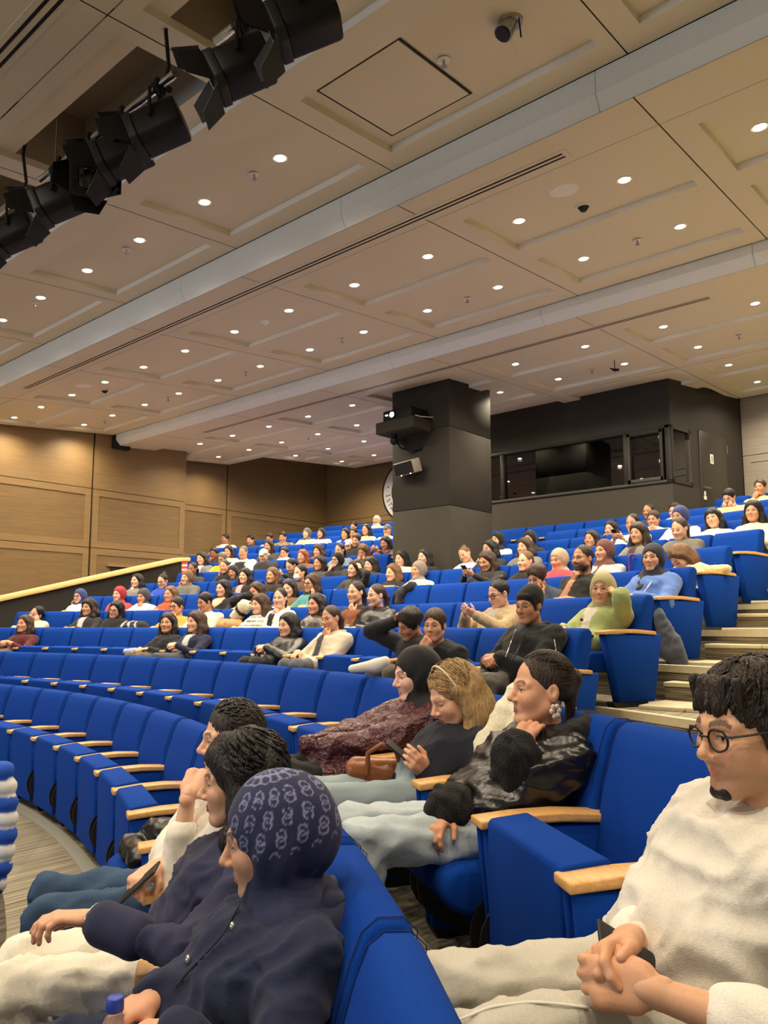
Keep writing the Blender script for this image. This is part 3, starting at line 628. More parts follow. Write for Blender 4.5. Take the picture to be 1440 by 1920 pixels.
# ================================================================== SEATS
def seat_frame(k, i):
    """position and heading of seat i (centre) of row k: local +y points back, away from the stage"""
    a = PH[k] + i * SP / RK[k]
    return (XC + RK[k] * math.sin(a), YC + RK[k] * math.cos(a), FL[k]), -a

def extr(poly, x0, x1, name, mats, bevel=0.012, seg=2, angle=0.6):
    mb = MB(); mb.prism(poly, x0, x1, 'x'); return mb.mesh(name, mats, bevel=bevel, seg=seg, angle=angle)
W2 = 0.263
back_poly = [(-0.125, 0.31), (-0.118, 0.42), (-0.088, 0.58), (-0.052, 0.70), (-0.030, 0.752), (-0.002, 0.772), (0.045, 0.770), (0.072, 0.745), (0.066, 0.70), (0.028, 0.50), (0.0, 0.31)]
M_BACK = extr(back_poly, -W2, W2, 'backrest', BLUE, bevel=0.022, seg=3, angle=0.9)
# folded seat: upright slab whose front edge stands between the armrests
fold_poly = [(-0.455, 0.065), (-0.455, 0.515), (-0.445, 0.527), (-0.335, 0.537), (-0.325, 0.52), (-0.325, 0.33), (-0.30, 0.10)]
M_FOLD = extr(fold_poly, -0.225, 0.225, 'folded_seat', BLUE, bevel=0.008, seg=2, angle=0.6)
M_BULGE = None
mb = MB(); mb.prism([(-0.33, 0.13), (-0.33, 0.33), (-0.27, 0.385), (-0.20, 0.415), (-0.14, 0.40), (-0.10, 0.34), (-0.12, 0.2)], -0.222, 0.222, 'x'); M_BULGE = mb.mesh('seat_rear', BLUE, bevel=0.02, seg=2, angle=0.5)
# seat let down for a sitter
mb = MB(); mb.prism([(-0.55, 0.30), (-0.545, 0.345), (-0.51, 0.372), (-0.40, 0.375), (-0.25, 0.36), (-0.11, 0.36), (-0.10, 0.24), (-0.48, 0.235), (-0.535, 0.26)], -0.225, 0.225, 'x'); M_OPEN = mb.mesh('open_seat', BLUE, bevel=0.03, seg=3, angle=0.5)
# pedestal between seats, two skins with a dark slit in front
ped_poly = [(-0.42, 0.03), (-0.455, 0.49), (-0.05, 0.49), (-0.03, 0.30), (-0.10, 0.03)]
mb = MB(); mb.prism(ped_poly, -0.038, -0.012, 'x', 0); mb.prism(ped_poly, 0.012, 0.038, 'x', 0); mb.prism([(p[0] + 0.012, p[1]) for p in ped_poly], -0.012, 0.012, 'x', 1); M_PED = mb.mesh('pedestal', [BLUE, SEAM], bevel=0.006, seg=1)
end_poly = [(-0.36, 0.03), (-0.47, 0.49), (0.06, 0.49), (-0.03, 0.03)]
mb = MB(); mb.prism(end_poly, -0.04, 0.04, 'x', 0); M_END = mb.mesh('end_panel', [BLUE, SEAM], bevel=0.008, seg=1)
arm_top = lambda: [(-0.468, 0.490), (-0.468, 0.514), (-0.35, 0.523), (-0.22, 0.525), (-0.05, 0.512), (-0.03, 0.508), (-0.03, 0.485), (-0.22, 0.498), (-0.35, 0.497)]
mb = MB(); mb.prism(arm_top(), -0.045, 0.045, 'x'); M_ARM = mb.mesh('armrest', ARMWOOD, bevel=0.005, seg=2, angle=0.7)
mb = MB(); mb.prism([(p[0] * 1.12 + 0.03, p[1]) for p in arm_top()], -0.047, 0.047, 'x'); M_ARME = mb.mesh('armrest', ARMWOOD, bevel=0.005, seg=2, angle=0.7)
mb = MB(); mb.prism([(-0.40, 0.0), (-0.42, 0.035), (-0.10, 0.035), (-0.09, 0.0)], -0.035, 0.035, 'x'); M_FOOT = mb.mesh('foot', BLACKP)
# black rounded underside plate of the tipped seat, bulging out below beside the pedestal
mb = MB(); dp = [(-0.30 - 0.18 * math.cos(t), 0.19 + 0.15 * math.sin(t)) for t in [(-0.5 + i / 12.0) * math.pi for i in range(13)]]
mb.prism(dp, 0.226, 0.236, 'x'); M_DISC = mb.mesh('hinge_plate', BLACKP)
mb = MB()
for s_ in (1,):
    mb.tube([(s_ * (W2 - 0.016), p[0] - 0.002, p[1]) for p in back_poly[2:5]] + [(s_ * (W2 - 0.016), p[0], p[1] + 0.002) for p in back_poly[5:7]] + [(s_ * (W2 - 0.016), p[0] + 0.002, p[1]) for p in back_poly[7:10]], 0.0013, n=5)
M_PIPE = mb.mesh('piping', SEAM)

def build_seat(k, i, occupied, label, end_right=False, end_left=False):
    loc, rz = seat_frame(k, i)
    o = empty('auditorium_seat', loc, rz); tag(o, label, 'seat', f'blue auditorium seats of the {ORD[k]} row')
    b_ = link('backrest', M_BACK, o)
    if k <= 2:
        link('piping', M_PIPE, b_); link('piping', M_PIPE, b_, (-2 * (W2 - 0.016), 0, 0))
    if occupied: link('seat_cushion', M_OPEN, o)
    else:
        f_ = link('seat_cushion', M_FOLD, o); link('cushion_rear', M_BULGE, f_)
    if k <= 3: link('hinge_plate', M_DISC, o); link('hinge_plate', M_DISC, o, (-0.462, 0, 0))
    h = SP / 2
    sides = [(-h, end_left)] + ([(h, True)] if end_right else [])
    for x, en in sides:
        p_ = link('pedestal', M_END if en else M_PED, o, (x, 0, 0)); a_ = link('armrest', M_ARME if en else M_ARM, o, (x, 0, 0))
        if k <= 4: link('foot', M_FOOT, p_)
    return o

def row_seats(k):
    """seat indices of a row with their limits: aisle on the right, half wall or side aisle on the left"""
    out = []
    for i2 in range(-60, 60):
        i = i2 + 0.5
        (x, y, z), rz = seat_frame(k, i); a = -rz
        if abs(a) > 0.86: continue
        half = SP / 2
        if k <= 2:
            if x < -13 or math.hypot(x, y) < 0.75 or x > 0.1: continue
        else:
            if x + half > -2.02: continue
            if x < (-11.95 if k <= 7 else -13.7): continue
            if PX0 - 0.42 < x < PX1 + 0.42 and PY0 - 0.25 < y < PY1 + 0.75: continue
            if k >= 11 and -8.2 < x < -3.95: continue
            if k >= 12 and x > -8.2: continue
        out.append(i)
    return out
# ================================================================== SOFT SHAPES (distance fields meshed into one skin)
def surface_nets(F, org, h):
    s = F < 0
    c = np.zeros(tuple(n - 1 for n in F.shape), np.int8)
    for a in (0, 1):
        for b in (0, 1):
            for d in (0, 1): c += s[a:a + c.shape[0], b:b + c.shape[1], d:d + c.shape[2]]
    act = (c > 0) & (c < 8); ijk = np.argwhere(act)
    if len(ijk) == 0: return np.zeros((0, 3)), np.zeros((0, 4), int), ijk
    idx = np.full(c.shape, -1, np.int32); idx[act] = np.arange(len(ijk))
    pos = np.zeros((len(ijk), 3)); cnt = np.zeros(len(ijk))
    cor = [(a, b, d) for a in (0, 1) for b in (0, 1) for d in (0, 1)]
    V = {q: F[ijk[:, 0] + q[0], ijk[:, 1] + q[1], ijk[:, 2] + q[2]] for q in cor}
    for q in cor:
        for ax in range(3):
            if q[ax]: continue
            q2 = tuple(1 if t == ax else q[t] for t in range(3)); fa, fb = V[q], V[q2]; m_ = (fa < 0) != (fb < 0)
            t = np.where(m_, fa / np.where(m_, fa - fb, 1), 0); P = np.zeros((len(ijk), 3)); P[:] = q; P[:, ax] += t
            pos += P * m_[:, None]; cnt += m_
    verts = org + h * (ijk + pos / cnt[:, None])
    faces = []
    for ax in range(3):
        o1, o2 = [t for t in range(3) if t != ax]
        sl0 = [slice(1, -1)] * 3; sl1 = [slice(1, -1)] * 3; sl0[ax] = slice(0, -1); sl1[ax] = slice(1, None)
        a, b = s[tuple(sl0)], s[tuple(sl1)]; e = np.argwhere(a != b)
        if len(e) == 0: continue
        inside = a[tuple(e.T)]; base = e.copy(); base[:, o1] += 1; base[:, o2] += 1
        def cell(d1, d2):
            q = base.copy(); q[:, o1] -= d1; q[:, o2] -= d2; return idx[q[:, 0], q[:, 1], q[:, 2]]
        quad = np.stack([cell(1, 1), cell(0, 1), cell(0, 0), cell(1, 0)], 1)
        flip = inside if ax != 1 else ~inside
        quad[~flip] = quad[~flip][:, ::-1]
        faces.append(quad)
    faces = np.concatenate(faces); faces = faces[(faces >= 0).all(1)]
    return verts, faces, ijk

class Field:
    """grid of signed distances built up by soft unions; remembers which colour group is nearest"""
    def __init__(s, lo, hi, h):
        s.h = h; s.lo = np.array(lo, float) - 2 * h; n = np.ceil((np.array(hi) - s.lo) / h).astype(int) + 3
        s.ax = [s.lo[i] + h * np.arange(n[i]) for i in range(3)]; s.F = np.full(tuple(n), 1.0, np.float32); s.D = np.full(tuple(n), 9.0, np.float32); s.M = np.zeros(tuple(n), np.int16)
    def sl(s, lo, hi):
        r = []
        for i in range(3):
            a = int(np.clip(np.floor((lo[i] - s.lo[i]) / s.h), 0, len(s.ax[i]))); b = int(np.clip(np.ceil((hi[i] - s.lo[i]) / s.h) + 1, 0, len(s.ax[i]))); r.append(slice(a, b))
        return tuple(r)
    def put(s, fn, lo, hi, k=0.0, mid=0, sub=False):
        mg = k + 3 * s.h; q = s.sl(np.array(lo) - mg, np.array(hi) + mg)
        if any(t.stop <= t.start for t in q): return
        X = s.ax[0][q[0]][:, None, None]; Y = s.ax[1][q[1]][None, :, None]; Zz = s.ax[2][q[2]][None, None, :]
        d = fn(X, Y, Zz).astype(np.float32); A = s.F[q]
        if sub:
            d2 = -d
            if k > 0: hh = np.clip(0.5 - 0.5 * (A - d2) / k, 0, 1); s.F[q] = A * (1 - hh) + d2 * hh + k * hh * (1 - hh)
            else: s.F[q] = np.maximum(A, d2)
            return
        if k > 0: hh = np.clip(0.5 + 0.5 * (A - d) / k, 0, 1); s.F[q] = A * (1 - hh) + d * hh - k * hh * (1 - hh)
        else: s.F[q] = np.minimum(A, d)
        D = s.D[q]; m_ = d < D; D[m_] = d[m_]; s.D[q] = D; Mq = s.M[q]; Mq[m_] = mid; s.M[q] = Mq
    def cone(s, a, b, ra, rb, k=0.02, mid=0, sx=None, sub=False):
        """round cone a->b; sx = (axis vector, factor): flattened along that axis"""
        a = np.array(a, float); b = np.array(b, float); r = max(ra, rb); e = r * (1.9 if sx is not None else 1.0)
        lo = np.minimum(a, b) - e; hi = np.maximum(a, b) + e
        def fn(X, Y, Zz):
            px, py, pz = X - a[0], Y - a[1], Zz - a[2]; ba = b - a; bb = ba @ ba + 1e-9
            t = np.clip((px * ba[0] + py * ba[1] + pz * ba[2]) / bb, 0, 1)
            dx, dy, dz = px - t * ba[0], py - t * ba[1], pz - t * ba[2]
            if sx is not None:
                u, f = sx; c = (dx * u[0] + dy * u[1] + dz * u[2]) * (f - 1); dx, dy, dz = dx + c * u[0], dy + c * u[1], dz + c * u[2]
            return np.sqrt(dx * dx + dy * dy + dz * dz) - (ra + (rb - ra) * t)
        s.put(fn, lo, hi, k, mid, sub)
    def ell(s, c, r, k=0.01, mid=0, R=None, sub=False):
        c = np.array(c, float); r = np.array(r, float); e = r.max() if R is not None else r
        def fn(X, Y, Zz):
            x, y, z = X - c[0], Y - c[1], Zz - c[2]
            if R is not None: x, y, z = (R[0][0] * x + R[1][0] * y + R[2][0] * z, R[0][1] * x + R[1][1] * y + R[2][1] * z, R[0][2] * x + R[1][2] * y + R[2][2] * z)
            k0 = np.sqrt((x / r[0]) ** 2 + (y / r[1]) ** 2 + (z / r[2]) ** 2); k1 = np.sqrt((x / r[0] ** 2) ** 2 + (y / r[1] ** 2) ** 2 + (z / r[2] ** 2) ** 2) + 1e-9
            return k0 * (k0 - 1.0) / k1
        s.put(fn, c - e, c + e, k, mid, sub)
    def chain(s, pts, rr, k=0.02, mid=0, **kw):
        for i in range(len(pts) - 1): s.cone(pts[i], pts[i + 1], rr[i], rr[i + 1], k, mid, **kw)
    def mesh(s):
        v, f, ijk = surface_nets(s.F, s.lo, s.h); m_ = s.M[tuple(np.minimum(ijk + 1, np.array(s.M.shape) - 1).T)] if len(ijk) else np.zeros(0, int)
        return v, f, m_

def vnormals(v, f):
    n = np.zeros_like(v); a = np.cross(v[f[:, 2]] - v[f[:, 0]], v[f[:, 3]] - v[f[:, 1]])
    for i in range(4): np.add.at(n, f[:, i], a)
    return n / (np.linalg.norm(n, axis=1)[:, None] + 1e-12)

def waves(v, seed, scale, n=5):
    """smooth pseudo noise in -1..1"""
    r = np.random.RandomState(seed); out = np.zeros(len(v))
    for i in range(n):
        d = r.normal(size=3); d /= np.linalg.norm(d); d2 = r.normal(size=3); d2 /= np.linalg.norm(d2)
        out += np.sin((v @ d) * scale * (0.7 + 0.6 * r.rand()) + r.rand() * 6.3 + 1.4 * np.sin((v @ d2) * scale * 0.6 + r.rand() * 6.3))
    return out / n

def obj_from(name, parts, parent, loc=None):
    """parts: list of (verts, quads, colours Nx3, material); one mesh object"""
    V = np.concatenate([p[0] for p in parts]); C = np.concatenate([np.broadcast_to(np.asarray(p[2], float), (len(p[0]), 3)) for p in parts])
    F = []; MI = []; o = 0; ml = []
    for v, f, c, mt in parts:
        if mt not in ml: ml.append(mt)
        F.append(f + o); MI.append(np.full(len(f), ml.index(mt))); o += len(v)
    F = np.concatenate(F).astype(np.int32); MI = np.concatenate(MI).astype(np.int32)
    me = bpy.data.meshes.new(name); me.vertices.add(len(V)); me.vertices.foreach_set('co', V.astype(np.float32).ravel())
    me.loops.add(F.size); me.loops.foreach_set('vertex_index', F.ravel()); me.polygons.add(len(F))
    me.polygons.foreach_set('loop_start', np.arange(0, F.size, 4, dtype=np.int32)); me.polygons.foreach_set('loop_total', np.full(len(F), 4, np.int32))
    for mt in ml: me.materials.append(mt)
    me.polygons.foreach_set('material_index', MI); me.polygons.foreach_set('use_smooth', np.ones(len(F), bool))
    at_ = me.color_attributes.new('Col', 'FLOAT_COLOR', 'POINT'); at_.data.foreach_set('color', np.concatenate([C, np.ones((len(C), 1))], 1).astype(np.float32).ravel())
    me.update(); me.validate()
    return link(name, me, parent, loc)

def L3(c): return np.array(lin(*c))

# ------------------------------------------------------------------ head (local: x right, y forward, z up, origin mid-head)
HEADS = {}
def head_mesh(sex, h, skin, lipc, browc, stubble=0.0, blush=0.25, eyes=1.0, female_nose=None, big=1.0):
    key = (sex, h)
    if key not in HEADS:
        m_ = sex == 'm'; g = Field((-0.10, -0.13, -0.235), (0.10, 0.14, 0.14), h)
        g.ell((0, -0.012, 0.035), (0.076, 0.098, 0.092), 0)
        g.ell((0, 0.028, -0.035), (0.061, 0.066, 0.082), 0.03)
        jw = 0.056 if m_ else 0.050
        for sx in (-1, 1):
            g.cone((sx * jw, 0.0, -0.055), (sx * 0.022, 0.068, -0.103), 0.022, 0.017, 0.03)
            g.ell((sx * 0.040, 0.062, -0.028), (0.024, 0.024, 0.026), 0.03)
            g.cone((sx * 0.012, 0.088, 0.022), (sx * 0.046, 0.070, 0.020), 0.010 if m_ else 0.008, 0.009, 0.018)
        g.ell((0, 0.074, -0.102), (0.020, 0.018, 0.017), 0.025)
        for sx in (-1, 1): g.ell((sx * 0.031, 0.098, 0.001), (0.019, 0.016, 0.012), 0.014, sub=True)
        for sx in (-1, 1): g.ell((sx * 0.031, 0.0735, 0.001), (0.0155, 0.0145, 0.0135), 0.004, 3)
        for sx in (-1, 1): g.cone((sx * 0.016, 0.084, 0.0085), (sx * 0.046, 0.076, 0.0065), 0.0045, 0.004, 0.006)
        g.cone((0, 0.086, 0.014), (0, 0.112, -0.026), 0.0075, 0.0105, 0.014)
        g.ell((0, 0.113, -0.031), (0.0115, 0.0115, 0.0095), 0.008)
        for sx in (-1, 1): g.ell((sx * 0.0125, 0.101, -0.036), (0.0085, 0.010, 0.0075), 0.007)
        g.ell((0, 0.080, -0.062), (0.026, 0.014, 0.018), 0.014)
        ls = 0.9 if m_ else 1.1
        for sx in (-1, 1):
            g.cone((0, 0.0945, -0.0625), (sx * 0.021, 0.083, -0.0665), 0.0050 * ls, 0.0028, 0.004, 1)
            g.cone((0, 0.0935, -0.0725), (sx * 0.019, 0.083, -0.0690), 0.0062 * ls, 0.0028, 0.004, 1)
        g.cone((-0.02, 0.098, -0.0675), (0.02, 0.098, -0.0675), 0.0016, 0.0016, 0.002, sub=True)
        for sx in (-1, 1):
            g.ell((sx * 0.077, -0.012, -0.004), (0.011, 0.020, 0.032), 0.006, 2, R=np.array(Matrix.Rotation(sx * 0.35, 3, 'Z')))
            g.ell((sx * 0.087, -0.006, 0.002), (0.007, 0.010, 0.017), 0.004, sub=True)
        nr = 0.058 if m_ else 0.049
        g.cone((0, -0.018, -0.06), (0, -0.040, -0.225), nr * 0.98, nr * 1.08, 0.03)
        v, f, mid = g.mesh(); HEADS[key] = (v, f, mid)
    v, f, mid = HEADS[key]
    x, y, z = v.T; skin = np.asarray(skin); C = np.tile(skin, (len(v), 1))
    front = y > 0.045
    ck = np.exp(-(((np.abs(x) - 0.040) / 0.018) ** 2 + ((z + 0.032) / 0.018) ** 2)) * front * blush
    C = C * (1 - ck[:, None]) + C * np.array([1.0, 0.62, 0.56]) * ck[:, None]
    nt_ = np.exp(-((x / 0.014) ** 2 + ((z + 0.033) / 0.012) ** 2)) * (y > 0.09) * blush
    C = C * (1 - nt_[:, None]) + C * np.array([1.0, 0.68, 0.62]) * nt_[:, None]
    if stubble:
        st = np.clip((-0.045 - z) / 0.03, 0, 1) * np.clip((y + 0.02) / 0.05, 0, 1) * np.clip((z + 0.135) / 0.02, 0, 1); st = np.maximum(st, np.exp(-((z + 0.052) / 0.007) ** 2) * (np.abs(x) < 0.030) * (y > 0.07)) * stubble
        C = C * (1 - st[:, None]) + np.asarray(browc) * st[:, None]
    lip = ((mid == 1) & front & (np.abs(z + 0.0677) < 0.0098 - 0.18 * np.abs(x)) & (np.abs(x) < 0.0235))[:, None]; C = np.where(lip, np.asarray(lipc), C)
    ax = np.abs(x)
    bz = 0.0265 + 0.004 * np.sin(np.clip((ax - 0.012) / 0.036, 0, 1) * math.pi) - 0.004 * np.clip((ax - 0.038) / 0.012, 0, 1)
    br = (front & (ax > 0.012) & (ax < 0.050) & (np.abs(z - bz) < 0.0048)); C[br] = C[br] * 0.2 + np.asarray(browc) * 0.8
    if eyes > 0:
        ez = 0.0005; op = 0.0062 * eyes
        eye = front & (np.abs(ax - 0.031) < 0.0145) & (np.abs(z - ez) < op * np.sqrt(np.clip(1 - ((ax - 0.031) / 0.0145) ** 2, 0, 1)))
        C[eye] = (0.55, 0.52, 0.48)
        iris = eye & (((ax - 0.031) ** 2 + (z - ez) ** 2) < 0.0058 ** 2); C[iris] = (0.02, 0.012, 0.008)
        lash = front & (np.abs(ax - 0.032) < 0.0165) & (np.abs(z - (ez + op * np.sqrt(np.clip(1 - ((ax - 0.031) / 0.0165) ** 2, 0, 1)))) < max(0.0016, h * 0.5)); C[lash] = (0.02, 0.012, 0.01)
    else:
        lash = front & (np.abs(ax - 0.031) < 0.016) & (np.abs(z + 0.005) < max(0.0016, h * 0.5)); C[lash] = (0.02, 0.012, 0.01)
    return v * big, f, C

# ------------------------------------------------------------------ hand (local: fingers +y, palm -z, thumb on +x); wrist at origin
HANDS = {}
def hand_mesh(pose, h):
    key = (pose, h)
    if key in HANDS: return HANDS[key]
    g = Field((-0.07, -0.05, -0.12), (0.09, 0.20, 0.05), h)
    g.cone((0, -0.012, 0), (0, 0.004, 0), 0.021, 0.023, 0.01, sx=(np.array([0, 0, 1.0]), 1.2))
    g.cone((-0.012, 0.03, 0), (-0.018, 0.075, 0.002), 0.024, 0.017, 0.012, sx=(np.array([0, 0, 1.0]), 1.5)); g.cone((0.012, 0.025, 0), (0.018, 0.078, 0.002), 0.024, 0.017, 0.012, sx=(np.array([0, 0, 1.0]), 1.4))
    g.cone((0.018, 0.018, -0.006), (0.028, 0.045, -0.008), 0.018, 0.014, 0.012)
    curl = {'flat': (0.10, 0.15, 0.1), 'relaxed': (0.45, 0.65, 0.35), 'fist': (1.35, 1.65, 1.0), 'grip': (0.85, 1.1, 0.6), 'clasp': (0.7, 1.15, 0.5), 'cup': (0.55, 0.8, 0.45)}[pose]
    for i, (bx, by, ln) in enumerate(((0.027, 0.080, 0.070), (0.009, 0.086, 0.078), (-0.010, 0.083, 0.072), (-0.027, 0.074, 0.056))):
        a = 0.0; p = np.array([bx, by, 0.002]); sp_ = (bx - 0.0) * 1.6; cf = 1 + 0.12 * i * (pose != 'flat')
        rads = [0.0092, 0.0085, 0.0078, 0.0064]; rads = [r * (0.93 if i == 3 else 1) for r in rads]
        for j, fr_ in enumerate((0.45, 0.31, 0.24)):
            a += curl[j] * cf * (0.75 if i == 0 else 1); d = np.array([math.sin(sp_) * math.cos(a), math.cos(a) * math.cos(sp_), -math.sin(a)]); q = p + d * ln * fr_
            g.cone(p, q, rads[j], rads[j + 1], 0.004 if j else 0.008, 0); p = q
    t0 = np.array([0.026, 0.028, -0.008])
    td = {'flat': ((0.75, 0.62, -0.1), (0.45, 0.88, -0.1)), 'fist': ((0.35, 0.75, -0.55), (-0.55, 0.62, -0.55)), 'clasp': ((0.5, 0.8, -0.2), (0.0, 0.95, -0.15))}.get(pose, ((0.6, 0.66, -0.4), (0.15, 0.85, -0.5)))
    t1 = t0 + 0.036 * np.array(td[0]) / np.linalg.norm(td[0]); t2 = t1 + 0.032 * np.array(td[1]) / np.linalg.norm(td[1])
    g.cone(t0, t1, 0.0125, 0.0105, 0.008, 0); g.cone(t1, t2, 0.0105, 0.0078, 0.004, 0)
    v, f, mid = g.mesh(); HANDS[key] = (v, f)
    return HANDS[key]
# ================================================================== PEOPLE
HAIRS = {}
def hair_mesh(style, h):
    key = (style, h)
    if key in HAIRS: return HAIRS[key]
    g = Field((-0.17, -0.24, -0.44), (0.17, 0.17, 0.20), h); X1_ = np.array([1.0, 0, 0]); Y1_ = np.array([0, 1.0, 0])
    seed = sum(map(ord, style)); amp = 0.003; sc_ = 90
    if style in ('long', 'wavy', 'curly', 'bob', 'parted', 'bangs'):
        vol = {'curly': 0.016, 'wavy': 0.010}.get(style, 0.004)
        g.ell((0, -0.022, 0.042), (0.086 + vol, 0.106 + vol, 0.098 + vol * 0.7), 0)
        g.ell((0, 0.108, -0.030), (0.070, 0.086, 0.100 if style != 'bangs' else 0.062), 0.012, sub=True)
        ln = {'bob': 0.14, 'curly': 0.19, 'bangs': 0.17}.get(style, 0.30)
        for sx in (-1, 1):
            g.chain([(sx * 0.040, 0.052, 0.090), (sx * 0.074, 0.010, 0.035), (sx * 0.082 + sx * vol, -0.004, -0.06), (sx * 0.086 + sx * vol, 0.006, -0.06 - ln * 0.45), (sx * 0.080, 0.030, -0.06 - ln * 0.9)], [0.014, 0.022, 0.026 + vol * 0.7, 0.028 + vol, 0.014], 0.02)
            g.chain([(sx * 0.07, -0.04, 0.0), (sx * 0.08, -0.05, -0.10), (sx * 0.08, -0.045, -0.06 - ln * 0.8)], [0.035, 0.038 + vol, 0.022], 0.03)
        g.chain([(0, -0.085, 0.03), (0, -0.10, -0.08), (0, -0.095, -0.06 - ln * 0.8)], [0.055, 0.05 + vol, 0.03], 0.04, sx=(X1_, 0.6))
        if style == 'curly': amp, sc_ = 0.010, 75
        if style == 'wavy': amp, sc_ = 0.007, 55
    elif style in ('bun', 'pony', 'tied', 'lowbun'):
        g.ell((0, -0.022, 0.040), (0.0815, 0.104, 0.096), 0)
        g.ell((0, 0.100, -0.040), (0.080, 0.078, 0.112), 0.012, sub=True); g.ell((0, -0.02, -0.12), (0.14, 0.16, 0.085), 0.02, sub=True)
        if style == 'bun': g.ell((0, -0.075, 0.135), (0.036, 0.036, 0.032), 0.012)
        if style == 'lowbun':
            g.ell((0, -0.125, 0.045), (0.036, 0.030, 0.036), 0.01); g.cone((0, -0.115, 0.02), (0, -0.11, -0.10), 0.028, 0.014, 0.02)
        if style in ('pony', 'tied'): g.chain([(0, -0.115, 0.03), (0, -0.15, -0.03), (0, -0.13, -0.16), (0, -0.11, -0.24)], [0.03, 0.032, 0.028, 0.012], 0.02)
        amp = 0.0015
    elif style in ('short', 'crop', 'fringe', 'shortcurly', 'quiff'):
        v_ = {'crop': -0.003, 'shortcurly': 0.010, 'fringe': 0.002, 'quiff': 0.0}.get(style, 0.003)
        g.ell((0, -0.020, 0.046), (0.083 + v_, 0.104 + v_, 0.094 + v_), 0)
        if style in ('fringe',): g.ell((0, 0.110, -0.052), (0.075, 0.062, 0.098), 0.012, sub=True)
        else: g.ell((0, 0.104, -0.050), (0.078, 0.070, 0.118), 0.012, sub=True)
        g.ell((0, -0.005, -0.125), (0.15, 0.17, 0.10), 0.02, sub=True)
        if style == 'fringe':
            for i, xx in enumerate((-0.06, -0.03, 0.0, 0.03, 0.06)): g.cone((xx, 0.06, 0.105), (xx * 1.05 + 0.006 * (i % 2), 0.094 - 0.5 * xx * xx / 0.06, 0.058 - 0.008 * (i % 2)), 0.012, 0.005, 0.01)
        for sx in (-1, 1): g.cone((sx * 0.074, 0.022, 0.02), (sx * 0.073, 0.020, -0.03), 0.010, 0.006, 0.012)
        amp, sc_ = (0.007, 80) if style in ('shortcurly', 'fringe') else (0.003, 100)
    elif style == 'bald': g.ell((0, 0, -5), (0.01, 0.01, 0.01), 0)
    elif style == 'beanie':
        g.ell((0, -0.022, 0.044), (0.088, 0.108, 0.100), 0); g.ell((0, 0.10, -0.055), (0.12, 0.08, 0.105), 0.01, sub=True); g.ell((0, 0.0, -0.10), (0.16, 0.18, 0.112), 0.01, sub=True)
        g.ell((0, -0.05, 0.08), (0.078, 0.078, 0.075), 0.02)
        g.ell((0, 0.050, 0.074), (0.062, 0.040, 0.026), 0.01, 1)
        g.cone((-0.07, 0.03, 0.03), (-0.072, 0.02, -0.03), 0.014, 0.008, 0.01, 1); g.cone((0.07, 0.03, 0.03), (0.072, 0.02, -0.03), 0.014, 0.008, 0.01, 1)
        amp = 0.0015
    elif style == 'cap':
        g.ell((0, -0.018, 0.046), (0.086, 0.106, 0.092), 0); g.ell((0, 0.06, -0.07), (0.15, 0.2, 0.115), 0.006, sub=True)
        g.cone((0, 0.07, 0.055), (0, 0.155, 0.035), 0.062, 0.040, 0.006, sx=(np.array([0, 0.25, 0.97]), 6.0))
        g.ell((0, -0.05, -0.005), (0.080, 0.072, 0.055), 0.01, 1); amp = 0.001
    elif style == 'hijab':
        g.ell((0, -0.020, 0.024), (0.093, 0.114, 0.114), 0); g.ell((0, -0.065, 0.0), (0.084, 0.080, 0.100), 0.04)
        for sx in (-1, 1): g.ell((sx * 0.070, -0.004, -0.026), (0.030, 0.040, 0.060), 0.03)
        g.cone((0, 0.020, -0.09), (0, -0.02, -0.17), 0.070, 0.078, 0.03)
        g.ell((0, 0.116, -0.026), (0.059, 0.097, 0.088), 0.008, sub=True)
        g.cone((0, 0.048, -0.128), (0, 0.0, -0.185), 0.040, 0.085, 0.025); g.cone((0, 0.0, -0.18), (0, 0.045, -0.29), 0.100, 0.122, 0.03, sx=(X1_, 0.72))
        amp, sc_ = 0.004, 45
    v, f, mid = g.mesh()
    if len(v):
        n = vnormals(v, f)
        if style == 'hijab':
            th = np.arctan2(v[:, 0], v[:, 1] + 0.02); fl = np.sin(9 * th + 30 * v[:, 2] + 2 * np.sin(25 * v[:, 2])) * np.clip((0.05 - v[:, 2]) / 0.12, 0.15, 1)
            edge = np.exp(-((np.abs(np.hypot(v[:, 0] / 0.055, (v[:, 2] + 0.026) / 0.086) - 1)) / 0.2) ** 2) * (v[:, 1] > 0.03)
            v = v + n * (amp * (0.7 * fl + 0.6 * waves(v, seed, sc_)) * (1 - 0.8 * edge))[:, None]
        elif style in ('bun', 'pony', 'tied', 'lowbun', 'cap', 'beanie'): v = v + n * (amp * waves(v, seed, sc_))[:, None]
        else:
            ph_ = np.arctan2(v[:, 0], v[:, 1] + 0.03); st = np.sin(ph_ * 34 + 6 * waves(v, seed + 1, 14)) * 0.5 + 0.5 * np.sin(ph_ * 61 + 9 * waves(v, seed + 2, 20))
            v = v + n * (amp * waves(v * np.array([1, 1, 0.5]), seed, sc_) + 0.0022 * st)[:, None]
    HAIRS[key] = (v, f, mid); return HAIRS[key]

